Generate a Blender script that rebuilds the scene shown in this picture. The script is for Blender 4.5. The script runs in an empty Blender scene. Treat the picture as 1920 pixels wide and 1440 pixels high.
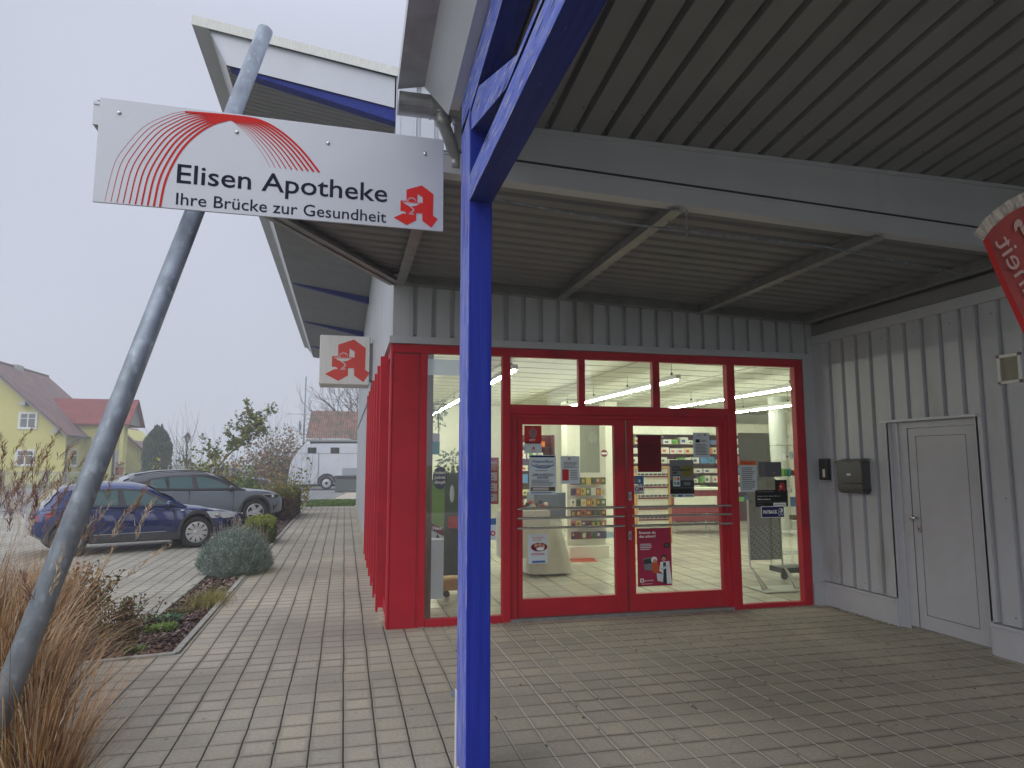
import bpy, bmesh, math, random
from mathutils import Vector, Matrix
random.seed(7)
R = math.radians
S = bpy.context.scene
COL = S.collection
# ------------------------------------------------------------------ camera
PITCH, YAW, FPX = R(6.55), R(13.75), 1275.0
cd = bpy.data.cameras.new('camera'); cam = bpy.data.objects.new('camera', cd); COL.objects.link(cam)
cam.location = (0, 0, 1.6); cam.rotation_euler = (R(90) + PITCH, 0, -YAW)
cd.sensor_width = 36; cd.lens = FPX / 1920 * 36; cd.clip_end = 2000; cd.clip_start = 0.05
S.camera = cam
# ------------------------------------------------------------------ sky (overcast, foggy) and soft sun
SUN_EL, SUN_AZ = R(30), R(-110)
w = bpy.data.worlds.new('World'); S.world = w; w.use_nodes = True
nt = w.node_tree; nt.nodes.clear()
o_ = nt.nodes.new('ShaderNodeOutputWorld'); bg = nt.nodes.new('ShaderNodeBackground')
sk = nt.nodes.new('ShaderNodeTexSky'); sk.sky_type = 'NISHITA'; sk.sun_disc = False
sk.sun_elevation = SUN_EL; sk.sun_rotation = SUN_AZ; sk.air_density = 1.5; sk.dust_density = 4
mx = nt.nodes.new('ShaderNodeMix'); mx.data_type = 'RGBA'; mx.inputs[0].default_value = 0.92
mx.inputs[7].default_value = (6.1, 6.45, 7.6, 1)      # the cloud layer that covers the whole sky
# overcast dome: the zenith of a cloudy sky is brighter than its horizon
tcw = nt.nodes.new('ShaderNodeTexCoord'); spw = nt.nodes.new('ShaderNodeSeparateXYZ'); nt.links.new(tcw.outputs['Generated'], spw.inputs[0])
mrw = nt.nodes.new('ShaderNodeMapRange'); mrw.interpolation_type = 'SMOOTHSTEP'; mrw.inputs[1].default_value = .50; mrw.inputs[2].default_value = .92; mrw.inputs[3].default_value = 1; mrw.inputs[4].default_value = 2.3
nt.links.new(spw.outputs[2], mrw.inputs[0]); scw = nt.nodes.new('ShaderNodeVectorMath'); scw.operation = 'SCALE'; nt.links.new(mx.outputs[2], scw.inputs[0]); nt.links.new(mrw.outputs[0], scw.inputs['Scale'])
cn = nt.nodes.new('ShaderNodeTexNoise'); cn.inputs['Scale'].default_value = 2.2; cn.inputs['Detail'].default_value = 5; nt.links.new(tcw.outputs['Generated'], cn.inputs['Vector'])
cm = nt.nodes.new('ShaderNodeMapRange'); cm.inputs[1].default_value = .3; cm.inputs[2].default_value = .7; cm.inputs[3].default_value = .955; cm.inputs[4].default_value = 1.035; nt.links.new(cn.outputs[0], cm.inputs[0])
cv = nt.nodes.new('ShaderNodeMath'); cv.operation = 'MULTIPLY'; nt.links.new(mrw.outputs[0], cv.inputs[0]); nt.links.new(cm.outputs[0], cv.inputs[1]); nt.links.new(cv.outputs[0], scw.inputs['Scale'])
nt.links.new(sk.outputs[0], mx.inputs[6]); nt.links.new(scw.outputs[0], bg.inputs[0])
bg.inputs[1].default_value = 0.1; nt.links.new(bg.outputs[0], o_.inputs[0])
sd = bpy.data.lights.new('sun', 'SUN'); sd.energy = 1.4; sd.angle = R(70); sd.color = (1, .98, .95)
so = bpy.data.objects.new('sun', sd); COL.objects.link(so); so.rotation_euler = (R(90) - SUN_EL, 0, -R(38))     # soft light from behind and left of the camera
S.view_settings.view_transform = 'Standard'; S.view_settings.look = 'None'
S.view_settings.exposure = 0.0; S.view_settings.gamma = 1; S.view_settings.use_curve_mapping = False
S.cycles.max_bounces = 8; S.cycles.transparent_max_bounces = 12; S.cycles.volume_bounces = 1
S.cycles.use_denoising = True; S.cycles.sample_clamp_indirect = 4; S.cycles.caustics_reflective = False

# ------------------------------------------------------------------ helpers
CAM = Vector((0, 0, 1.6))
_F = Vector((math.sin(YAW) * math.cos(PITCH), math.cos(YAW) * math.cos(PITCH), math.sin(PITCH)))
_R = Vector((math.cos(YAW), -math.sin(YAW), 0)); _U = _R.cross(_F)
def at(px, py, ax, val):
    """surveying helper: the point of the plane ax = val measured at photo pixel (px, py)"""
    d = _F + _R * ((px - 960) / FPX) - _U * ((py - 720) / FPX)
    i = 'xyz'.index(ax); return CAM + d * ((val - CAM[i]) / d[i])

def tag(o, label=None, cat=None, group=None, kind=None):
    if label: o['label'] = label
    if cat: o['category'] = cat
    if group: o['group'] = group
    if kind: o['kind'] = kind
    return o
def thing(name, label, cat, loc=(0, 0, 0), group=None):
    o = bpy.data.objects.new(name, None); COL.objects.link(o); o.location = loc; o.empty_display_size = .2
    return tag(o, label, cat, group)

def srgb(r, g, b):
    f = lambda c: (c / 255 / 12.92) if c / 255 <= .04045 else ((c / 255 + .055) / 1.055) ** 2.4
    return (f(r), f(g), f(b))
MATS = {}
def mat(name, col=(.5, .5, .5), rough=.6, metal=0., var=.12, scale=6., bump=0., bscale=60., spec=.5, coat=0., stretch=(1, 1, 1), dirt=None, dscale=2., dthr=.55):
    if name in MATS: return MATS[name]
    m = bpy.data.materials.new(name); m.use_nodes = True; nt = m.node_tree; N = nt.nodes; L = nt.links
    b = N['Principled BSDF']; b.inputs['Roughness'].default_value = rough; b.inputs['Metallic'].default_value = metal
    b.inputs['Specular IOR Level'].default_value = spec; b.inputs['Coat Weight'].default_value = coat
    tc = N.new('ShaderNodeTexCoord'); mp = N.new('ShaderNodeMapping'); mp.inputs['Scale'].default_value = stretch
    L.new(tc.outputs['Object'], mp.inputs[0])
    n = N.new('ShaderNodeTexNoise'); n.inputs['Scale'].default_value = scale; n.inputs['Detail'].default_value = 5
    L.new(mp.outputs[0], n.inputs['Vector'])
    mr = N.new('ShaderNodeMapRange'); mr.inputs[1].default_value = .3; mr.inputs[2].default_value = .7
    mr.inputs[3].default_value = 1 - var; mr.inputs[4].default_value = 1 + var; L.new(n.outputs[0], mr.inputs[0])
    vm = N.new('ShaderNodeVectorMath'); vm.operation = 'SCALE'; vm.inputs[0].default_value = col
    L.new(mr.outputs[0], vm.inputs['Scale']); last = vm.outputs[0]
    if dirt:
        n2 = N.new('ShaderNodeTexNoise'); n2.inputs['Scale'].default_value = dscale; n2.inputs['Detail'].default_value = 8
        L.new(mp.outputs[0], n2.inputs['Vector'])
        r2 = N.new('ShaderNodeMapRange'); r2.inputs[1].default_value = dthr; r2.inputs[2].default_value = dthr + .12
        L.new(n2.outputs[0], r2.inputs[0]); mm = N.new('ShaderNodeMix'); mm.data_type = 'RGBA'
        L.new(r2.outputs[0], mm.inputs[0]); L.new(last, mm.inputs[6]); mm.inputs[7].default_value = (*dirt, 1); last = mm.outputs[2]
    L.new(last, b.inputs['Base Color'])
    if bump:
        n3 = N.new('ShaderNodeTexNoise'); n3.inputs['Scale'].default_value = bscale; n3.inputs['Detail'].default_value = 4
        L.new(mp.outputs[0], n3.inputs['Vector']); bp = N.new('ShaderNodeBump'); bp.inputs['Strength'].default_value = bump
        bp.inputs['Distance'].default_value = .01; L.new(n3.outputs[0], bp.inputs['Height']); L.new(bp.outputs[0], b.inputs['Normal'])
    MATS[name] = m; return m
ORD = ['first', 'second', 'third', 'fourth', 'fifth', 'sixth', 'seventh', 'eighth', 'ninth', 'tenth', 'eleventh', 'twelfth', 'thirteenth', 'fourteenth', 'fifteenth', 'sixteenth', 'seventeenth', 'eighteenth', 'nineteenth', 'twentieth'] + ['twenty-' + q for q in ('first', 'second', 'third', 'fourth', 'fifth', 'sixth', 'seventh', 'eighth', 'ninth')] + ['thirtieth'] + ['thirty-' + q for q in ('first', 'second', 'third', 'fourth', 'fifth', 'sixth', 'seventh', 'eighth', 'ninth')] + ['fortieth'] * 9
def flat(name, col, rough=.6, **k): return mat(name, col, rough, var=.04, **k)
M_seam = None
def emit(name, col, s):
    if name in MATS: return MATS[name]
    m = bpy.data.materials.new(name); m.use_nodes = True; b = m.node_tree.nodes['Principled BSDF']
    b.inputs['Base Color'].default_value = (*col, 1); b.inputs['Emission Color'].default_value = (*col, 1)
    b.inputs['Emission Strength'].default_value = s; MATS[name] = m; return m
def glass(name, tint=(1, 1, 1), ior=1.5, rough=.0, base=.04):
    if name in MATS: return MATS[name]
    m = bpy.data.materials.new(name); m.use_nodes = True; nt = m.node_tree; N = nt.nodes; L = nt.links; N.clear()
    o = N.new('ShaderNodeOutputMaterial'); t = N.new('ShaderNodeBsdfTransparent'); t.inputs[0].default_value = (*tint, 1)
    g = N.new('ShaderNodeBsdfGlossy'); g.inputs['Roughness'].default_value = rough; g.inputs[0].default_value = (.9, .92, .95, 1)
    f = N.new('ShaderNodeFresnel'); f.inputs[0].default_value = ior; a = N.new('ShaderNodeMath'); a.operation = 'MULTIPLY_ADD'
    a.inputs[1].default_value = 1.7; a.inputs[2].default_value = base; a.use_clamp = True
    mx = N.new('ShaderNodeMixShader'); L.new(f.outputs[0], a.inputs[0]); L.new(a.outputs[0], mx.inputs[0])
    L.new(t.outputs[0], mx.inputs[1]); L.new(g.outputs[0], mx.inputs[2]); L.new(mx.outputs[0], o.inputs[0])
    MATS[name] = m; return m

class MB:
    """collects faces with materials and becomes one mesh object"""
    def __init__(s): s.v = []; s.f = []; s.m = []; s.mats = []; s.cur = 0
    def use(s, m):
        if m not in s.mats: s.mats.append(m)
        s.cur = s.mats.index(m); return s
    def add(s, vs, fs):
        b = len(s.v); s.v += [tuple(v) for v in vs]
        for f in fs: s.f.append(tuple(b + i for i in f)); s.m.append(s.cur)
        return s
    def quad(s, a, b, c, d): return s.add([a, b, c, d], [(0, 1, 2, 3)])
    def box(s, x0, y0, z0, x1, y1, z1):
        x0, x1 = sorted((x0, x1)); y0, y1 = sorted((y0, y1)); z0, z1 = sorted((z0, z1))
        return s.add([(x0,y0,z0),(x1,y0,z0),(x1,y1,z0),(x0,y1,z0),(x0,y0,z1),(x1,y0,z1),(x1,y1,z1),(x0,y1,z1)],
                     [(3,2,1,0),(4,5,6,7),(0,1,5,4),(1,2,6,5),(2,3,7,6),(3,0,4,7)])
    def beam(s, a, b, wd, ht, up=(0, 0, 1)):
        a, b = Vector(a), Vector(b); d = (b - a).normalized(); r = d.cross(Vector(up)).normalized(); u = r.cross(d)
        vs = [p + r * sx * wd / 2 + u * sz * ht / 2 for p in (a, b) for sx, sz in ((-1,-1),(1,-1),(1,1),(-1,1))]
        return s.add(vs, [(0,1,2,3),(7,6,5,4),(0,4,5,1),(1,5,6,2),(2,6,7,3),(3,7,4,0)])
    def prism(s, poly, ax, a, b):
        """poly: 2-D points in the plane across axis ax; extruded from a to b"""
        def P(p, t): return {'x': (t, p[0], p[1]), 'y': (p[0], t, p[1]), 'z': (p[0], p[1], t)}[ax]
        n = len(poly); return s.add([P(p, a) for p in poly] + [P(p, b) for p in poly],
            [tuple(range(n)), tuple(range(2 * n - 1, n - 1, -1))] + [(i, n + i, n + (i + 1) % n, (i + 1) % n) for i in range(n)])
    def tube(s, pts, r, n=8, cap=True):
        pts = [Vector(p) for p in pts]; rs = r if isinstance(r, (list, tuple)) else [r] * len(pts); vs = []; u = None
        for i, p in enumerate(pts):
            d = (pts[min(i + 1, len(pts) - 1)] - pts[max(i - 1, 0)])
            d = d.normalized() if d.length else Vector((0, 0, 1))
            if u is None: u = d.orthogonal().normalized()
            u = (u - d * u.dot(d)).normalized(); w = d.cross(u)
            vs += [p + (u * math.cos(2 * math.pi * k / n) + w * math.sin(2 * math.pi * k / n)) * rs[i] for k in range(n)]
        fs = [(i * n + k, i * n + (k + 1) % n, (i + 1) * n + (k + 1) % n, (i + 1) * n + k) for i in range(len(pts) - 1) for k in range(n)]
        if cap: fs += [tuple(reversed(range(n))), tuple(range((len(pts) - 1) * n, len(pts) * n))]
        return s.add(vs, fs)
    def lathe(s, prof, c=(0, 0, 0), ax='z', n=24):
        """prof: (radius, height) pairs"""
        vs = []
        for r, h in prof:
            for k in range(n):
                a = 2 * math.pi * k / n; x, y = r * math.cos(a), r * math.sin(a)
                p = {'z': (x, y, h), 'y': (x, h, y), 'x': (h, x, y)}[ax]; vs.append((c[0] + p[0], c[1] + p[1], c[2] + p[2]))
        fs = [(i * n + k, i * n + (k + 1) % n, (i + 1) * n + (k + 1) % n, (i + 1) * n + k) for i in range(len(prof) - 1) for k in range(n)]
        return s.add(vs, fs)
    def ball(s, c, r, n=10, sq=(1, 1, 1)):
        vs = []; m = n // 2
        for i in range(m + 1):
            t = math.pi * i / m
            for k in range(n):
                a = 2 * math.pi * k / n; vs.append((c[0] + r * sq[0] * math.sin(t) * math.cos(a), c[1] + r * sq[1] * math.sin(t) * math.sin(a), c[2] + r * sq[2] * math.cos(t)))
        return s.add(vs, [(i * n + k, i * n + (k + 1) % n, (i + 1) * n + (k + 1) % n, (i + 1) * n + k) for i in range(m) for k in range(n)])
    def build(s, name, m=None, parent=None, smooth=False, bevel=0, label=None, cat=None, group=None, kind=None):
        me = bpy.data.meshes.new(name); me.from_pydata(s.v, [], s.f); me.validate()
        for q in (s.mats if s.mats else [m]): me.materials.append(q)
        if s.mats and len(me.polygons) == len(s.m): me.polygons.foreach_set('material_index', s.m)
        if smooth: me.polygons.foreach_set('use_smooth', [True] * len(me.polygons))
        me.update(); o = bpy.data.objects.new(name, me); COL.objects.link(o)
        if parent:
            o.parent = parent; o.matrix_parent_inverse = Matrix.Translation(parent.location).inverted() if parent.type == 'EMPTY' else Matrix.Identity(4)
        if bevel:
            b = o.modifiers.new('bevel', 'BEVEL'); b.width = bevel; b.segments = 2; b.limit_method = 'ANGLE'; b.angle_limit = R(40); b.harden_normals = False
        return tag(o, label, cat, group, kind)
def fixn(o):
    bm = bmesh.new(); bm.from_mesh(o.data); bmesh.ops.remove_doubles(bm, verts=bm.verts, dist=1e-5); bmesh.ops.recalc_face_normals(bm, faces=bm.faces); bm.to_mesh(o.data); bm.free(); return o
def smooth_by_angle(o, ang=35):
    me = o.data; me.polygons.foreach_set('use_smooth', [True] * len(me.polygons)); me.set_sharp_from_angle(angle=R(ang)); return o

def ribbed(mb, o, u, v, nrm, length, pitch=.2, groove=.05, depth=.035, slope=.012, start=0.):
    """trapezoid sheet: profile runs along u for `length`, sheet extends along vector v; grooves are pushed back against nrm"""
    o, u, v, nrm = Vector(o), Vector(u).normalized(), Vector(v), Vector(nrm).normalized()
    xs = []; x = start
    pts = [(0, 0)]
    while x < length:
        for dx, d in ((x, 0), (x + slope, depth), (x + groove - slope, depth), (x + groove, 0)):
            if 0 < dx < length: pts.append((dx, d))
        x += pitch
    pts.append((length, pts[-1][1]))
    vs = []
    for x, d in pts:
        p = o + u * x - nrm * d; vs += [p, p + v]
    return mb.add(vs, [(2 * i, 2 * i + 2, 2 * i + 3, 2 * i + 1) for i in range(len(pts) - 1)])

_tc = {}
def glyphs(body, bold=0.):
    key = (body, bold)
    if key not in _tc:
        c = bpy.data.curves.new('t', 'FONT'); c.body = body; c.size = 1; c.resolution_u = 3; c.offset = bold
        o = bpy.data.objects.new('t', c); COL.objects.link(o); dg = bpy.context.evaluated_depsgraph_get(); dg.update()
        me = bpy.data.meshes.new_from_object(o.evaluated_get(dg)); vs = [v.co.copy() for v in me.vertices]; fs = [tuple(p.vertices) for p in me.polygons]
        bpy.data.objects.remove(o); bpy.data.curves.remove(c); bpy.data.meshes.remove(me)
        xs = [v.x for v in vs]; ys = [v.y for v in vs]; _tc[key] = (vs, fs, min(xs), max(xs), min(ys), max(ys))
    return _tc[key]
def text(mb, body, o, u, v, width, height=None, bold=0., m=None):
    """write body so that its baseline starts at o and runs along u for `width`; v is up. height = cap height"""
    vs, fs, x0, x1, y0, y1 = glyphs(body, bold); sx = width / (x1 - x0); sy = sx if height is None else height / .73
    o, u, v = Vector(o), Vector(u), Vector(v)
    if m: mb.use(m)
    return mb.add([o + u * ((p.x - x0) * sx) + v * (p.y * sy) for p in vs], fs)

def cr(pts, n=6):
    """Catmull-Rom through points (any dimension tuples)"""
    out = []; P = [pts[0]] + list(pts) + [pts[-1]]
    for i in range(1, len(P) - 2):
        for k in range(n):
            t = k / n; a, b, c, d = P[i - 1], P[i], P[i + 1], P[i + 2]
            out.append(tuple(.5 * (2 * b[j] + (c[j] - a[j]) * t + (2 * a[j] - 5 * b[j] + 4 * c[j] - d[j]) * t * t + (3 * b[j] - a[j] - 3 * c[j] + d[j]) * t ** 3) for j in range(len(b))))
    out.append(tuple(pts[-1])); return out

# ------------------------------------------------------------------ materials
M_sheet = mat('silver_sheet', (.50, .52, .565), .45, .15, var=.05, scale=3, dirt=(.36, .36, .36), dscale=1.2, dthr=.62, stretch=(1, 1, .35))
M_wall = mat('wall_cladding', (.46, .48, .52), .5, .1, var=.08, scale=2.5, dirt=(.36, .36, .36), dscale=1.8, dthr=.60, bump=.05, bscale=200, stretch=(1, 1, .3))
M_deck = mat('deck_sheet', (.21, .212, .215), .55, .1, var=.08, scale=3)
M_galv = mat('galvanised_steel', (.24, .275, .32), .5, .4, var=.28, scale=14, dirt=(.36, .41, .47), dscale=26, dthr=.56, stretch=(1, 1, .55))
M_steel = mat('stainless_steel', (.55, .55, .55), .25, .9, var=.05)
M_zinc = mat('zinc_gutter', (.31, .315, .32), .4, .5, var=.15, scale=8)
M_red = mat('red_frame', (.46, .010, .026), .5, 0, var=.09, scale=3, spec=.3, dirt=(.27, .012, .02), dscale=1.6, dthr=.60)
M_black = flat('black_plastic', (.02, .02, .022), .5)
M_seam = flat('seam_grey', (.10, .10, .11), .7)
M_white = flat('white_paint', (.72, .72, .70), .5)
M_conc = mat('kerb_concrete', (.36, .35, .31), .85, var=.2, scale=18, bump=.3, bscale=120, dirt=(.2, .2, .14), dscale=4)
M_glass = glass('window_glass', base=.085)
def blue_wood(name, wear, base, worn):
    m = bpy.data.materials.new(name); m.use_nodes = True; nt = m.node_tree; N = nt.nodes; L = nt.links; b = N['Principled BSDF']
    b.inputs['Roughness'].default_value = .55; b.inputs['Specular IOR Level'].default_value = .25
    tc = N.new('ShaderNodeTexCoord'); 
    def noise(sc, st, det=6):
        mp = N.new('ShaderNodeMapping'); mp.inputs['Scale'].default_value = st; L.new(tc.outputs['Object'], mp.inputs[0])
        n = N.new('ShaderNodeTexNoise'); n.inputs['Scale'].default_value = sc; n.inputs['Detail'].default_value = det; L.new(mp.outputs[0], n.inputs['Vector']); return n.outputs[0]
    def rng(s, a, c, lo=0, hi=1):
        r = N.new('ShaderNodeMapRange'); r.inputs[1].default_value = a; r.inputs[2].default_value = c; r.inputs[3].default_value = lo; r.inputs[4].default_value = hi; L.new(s, r.inputs[0]); return r.outputs[0]
    def mix(f, a, c):
        q = N.new('ShaderNodeMix'); q.data_type = 'RGBA'; L.new(f, q.inputs[0])
        for s_, i in ((a, 6), (c, 7)):
            if isinstance(s_, tuple): q.inputs[i].default_value = (*s_, 1)
            else: L.new(s_, q.inputs[i])
        return q.outputs[2]
    st = (14, 1.1, 1.1) if 'beam' in name else (14, 14, .55)
    if 'beam' in name: st = (12, .6, 12)
    g = noise(4, st); c1 = mix(rng(g, .35, .65), base, worn)
    c2 = mix(rng(noise(9, tuple(x * 1.3 for x in st), 9), .72 - wear * .13, .76 - wear * .14), c1, (.5, .48, .46))
    c3 = mix(rng(noise(6, st, 9), .30 + wear * .09, .26 + wear * .09, 0, 1), c2, (.012, .014, .05))
    L.new(c3, b.inputs['Base Color'])
    bp = N.new('ShaderNodeBump'); bp.inputs['Strength'].default_value = .25 + .4 * wear; bp.inputs['Distance'].default_value = .006; L.new(g, bp.inputs['Height']); L.new(bp.outputs[0], b.inputs['Normal'])
    MATS[name] = m; return m
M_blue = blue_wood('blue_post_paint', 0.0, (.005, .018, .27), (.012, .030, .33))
M_blueWornLit = blue_wood('blue_post_worn_lit', 1.0, (.06, .10, .56), (.20, .25, .70))  # real paint wear, plus a paler base that paints skylight onto the left face
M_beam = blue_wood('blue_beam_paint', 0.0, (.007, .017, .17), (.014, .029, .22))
M_beamWornLit = blue_wood('blue_beam_worn_lit', 1.0, (.08, .12, .52), (.17, .23, .66))  # worn paint with sky brightness of the left faces mixed into its colour

def paver_mat(name, base, pu=.187, pv=.198, ou=.036, ov=.0, sand=True):
    m = bpy.data.materials.new(name); m.use_nodes = True; nt = m.node_tree; N = nt.nodes; L = nt.links; b = N['Principled BSDF']
    def mth(op, a, c=None, d=None, clamp=False):
        q = N.new('ShaderNodeMath'); q.operation = op; q.use_clamp = clamp
        for i, s_ in enumerate((a, c, d)):
            if s_ is None: continue
            if isinstance(s_, (int, float)): q.inputs[i].default_value = s_
            else: L.new(s_, q.inputs[i])
        return q.outputs[0]
    def noise(sc, det=5, vec=None):
        n = N.new('ShaderNodeTexNoise'); n.inputs['Scale'].default_value = sc; n.inputs['Detail'].default_value = det; L.new(vec or tc.outputs['Object'], n.inputs['Vector']); return n.outputs[0]
    def rng(s, a, c, lo=0, hi=1):
        r = N.new('ShaderNodeMapRange'); r.inputs[1].default_value = a; r.inputs[2].default_value = c; r.inputs[3].default_value = lo; r.inputs[4].default_value = hi; L.new(s, r.inputs[0]); return r.outputs[0]
    def mix(f, a, c):
        q = N.new('ShaderNodeMix'); q.data_type = 'RGBA'; L.new(f, q.inputs[0])
        for s_, i in ((a, 6), (c, 7)):
            if isinstance(s_, tuple): q.inputs[i].default_value = (*s_, 1)
            else: L.new(s_, q.inputs[i])
        return q.outputs[2]
    tc = N.new('ShaderNodeTexCoord'); sp = N.new('ShaderNodeSeparateXYZ'); L.new(tc.outputs['Object'], sp.inputs[0])
    wob = mth('MULTIPLY_ADD', noise(.7, 2), .02, -.01); wob2 = mth('MULTIPLY_ADD', noise(7, 2), .009, -.0045)
    X = mth('ADD', mth('ADD', sp.outputs[0], wob), wob2); Y = mth('ADD', mth('ADD', sp.outputs[1], wob), wob2)
    cu = mth('DIVIDE', mth('SUBTRACT', X, ou), pu); fu0 = mth('FRACT', cu); iu = mth('FLOOR', cu)
    # rows are shifted a little from column to column, as laid by hand
    wn0 = N.new('ShaderNodeTexWhiteNoise'); wn0.noise_dimensions = '1D'; L.new(iu, wn0.inputs['W'])
    cv = mth('ADD', mth('DIVIDE', mth('SUBTRACT', Y, ov), pv), mth('MULTIPLY', wn0.outputs[0], .025)); fv0 = mth('FRACT', cv); iv = mth('FLOOR', cv)
    du = mth('MULTIPLY', mth('MINIMUM', fu0, mth('SUBTRACT', 1, fu0)), pu)
    dv = mth('MULTIPLY', mth('MINIMUM', fv0, mth('SUBTRACT', 1, fv0)), pv)
    cx = N.new('ShaderNodeCombineXYZ'); L.new(iu, cx.inputs[0]); L.new(iv, cx.inputs[1])
    wn = N.new('ShaderNodeTexWhiteNoise'); L.new(cx.outputs[0], wn.inputs['Vector'])
    tone = mth('MULTIPLY_ADD', wn.outputs[0], .13, .935)
    tone = mth('MULTIPLY', tone, rng(noise(45, 6), .3, .7, .88, 1.12)); tone = mth('MULTIPLY', tone, rng(noise(.8, 6), .35, .68, .70, 1.10))
    hs = N.new('ShaderNodeVectorMath'); hs.operation = 'SCALE'
    basec = mix(wn.outputs[0], base, (base[0] * 1.02, base[1] * 1., base[2] * .96)); L.new(basec, hs.inputs[0]); L.new(tone, hs.inputs['Scale'])
    # dirt creeping in from the edges of each stone
    dm = mth('MINIMUM', du, dv); edge = rng(dm, .003, .034, .58, 0); edge = mth('MULTIPLY', edge, rng(noise(1.6, 5), .40, .60, .1, 1))
    c = mix(edge, hs.outputs[0], (base[0] * .32, base[1] * .30, base[2] * .26))
    spots = rng(noise(14, 8), .68, .72); c = mix(mth('MULTIPLY', spots, .55), c, (base[0] * .3, base[1] * .3, base[2] * .3))
    # joints: columns wide, rows thin
    ju = rng(du, .0040, .0060, 1, 0); jv = rng(dv, .0020, .0038, 1, 0)
    dark = (.035, .033, .025)
    if sand:   # under the roof the long joints still hold pale sand
        sx = rng(mth('ADD', sp.outputs[0], mth('MULTIPLY', noise(2, 3), .8)), 1.0, 1.7)
        sj = mix(sx, dark, (.62, .60, .53)); sj = mix(rng(noise(9, 4), .60, .66), sj, dark)
        halo = rng(mth('SUBTRACT', mth('MULTIPLY', fu0, pu), .006), .0, .006, 1, 0); hl = mth('MULTIPLY', halo, rng(mth('ADD', sp.outputs[1], mth('MULTIPLY', sp.outputs[0], -1.6)), 6.2, 4.6))
        c = mix(mth('MULTIPLY', hl, .4), c, (.52, .50, .44))
    else: sj = mix(rng(noise(3, 5), .5, .6), dark, (.07, .075, .03))
    c = mix(ju, c, sj); c = mix(mth('MULTIPLY', jv, .85), c, dark)
    L.new(c, b.inputs['Base Color']); b.inputs['Roughness'].default_value = .82
    h = mth('ADD', mth('MULTIPLY', rng(dm, 0, .007), 1.0), mth('MULTIPLY', noise(120, 3), .12)); h = mth('ADD', h, mth('MULTIPLY', wn.outputs[0], .3))
    bp = N.new('ShaderNodeBump'); bp.inputs['Strength'].default_value = .6; bp.inputs['Distance'].default_value = .006; L.new(h, bp.inputs['Height']); L.new(bp.outputs[0], b.inputs['Normal'])
    MATS[name] = m; return m
M_pave = paver_mat('path_pavers', (.45, .408, .33))
M_lot = paver_mat('lot_pavers', (.40, .38, .325), ou=.05, sand=False)
M_asph = mat('asphalt', (.20, .20, .195), .9, var=.15, scale=3, bump=.3, bscale=150)
M_gravel = mat('pale_gravel', (.42, .38, .29), .95, var=.35, scale=30, bump=.5, bscale=80)
M_meadow = mat('meadow', (.12, .15, .06), .95, var=.3, scale=1.5, bump=.4, bscale=20)
M_soil = mat('bed_soil', (.07, .045, .035), .95, var=.4, scale=25, bump=.8, bscale=60)

YS, XC, XW, YB = 6.843, .437, 5.326, 4.12
# ------------------------------------------------------------------ ground
def sheet(name, poly, z, m, kind='structure', label=None):
    mb = MB(); mb.add([(x, y, z) for x, y in poly], [tuple(range(len(poly)))]); return mb.build(name, m, kind=kind, label=label)
sheet('ground', [(-600, -300), (600, -300), (600, 900), (-600, 900)], -.05, M_meadow)
sheet('path', [(-7, -8), (12, -8), (12, 7.0), (XC + .05, 7.0), (XC + .05, 25.6), (-1.30, 25.6), (-1.30, 6.42), (-1.36, 6.40), (-7, 5.25)], 0, M_pave)
sheet('parking_lot', [(-22, 7.62), (-1.86, 7.75), (-1.86, 24.5), (-22, 24.5)], -.004, M_lot)
sheet('road', [(-60, 24.4), (-1.9, 24.4), (-1.5, 30), (-.6, 30), (.6, 46), (-60, 52)], -.012, M_asph)
sheet('gravel_strip', [(-.62, 29.8), (6, 29.8), (6, 46), (1.0, 46)], -.016, M_gravel)
sheet('planting_bed', [(-7, 5.25), (-1.36, 6.40), (-1.33, 25.6), (-1.86, 25.6), (-1.86, 7.72), (-7, 7.62)], -.02, M_soil)
sheet('lawn', [(-1.5, 25.6), (3, 25.6), (3, 29.9), (-.66, 29.9)], -.01, M_meadow)
def kerb(pts, name='kerb'):
    mb = MB()
    for a, b in zip(pts, pts[1:]): mb.beam((a[0], a[1], -.03), (b[0], b[1], -.03), .055, .10)
    return mb.build(name, M_conc, kind='structure', bevel=.006)
kerb([(-1.335, 6.43), (-1.325, 25.6)]); kerb([(-7, 5.27), (-1.33, 6.42)]); kerb([(-1.86, 7.72), (-1.86, 24.6)]); kerb([(-7, 7.64), (-1.86, 7.74)])
kerb([(-1.35, 25.62), (XC, 25.62)])
kerb([(-.64, 29.8), (.9, 46)])
# ------------------------------------------------------------------ pharmacy building
bld = thing('pharmacy_building', 'long silver metal-clad shop building with red window frames and lit interior', 'building', (XC, YS, 0))
zc = lambda x: 3.39 - .0375 * (x - XC)          # underside line of the low canopy
zr = lambda x: 5.72 - .129 * (x - .43)          # top line of the high roof
# walls
mb = MB()
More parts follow.
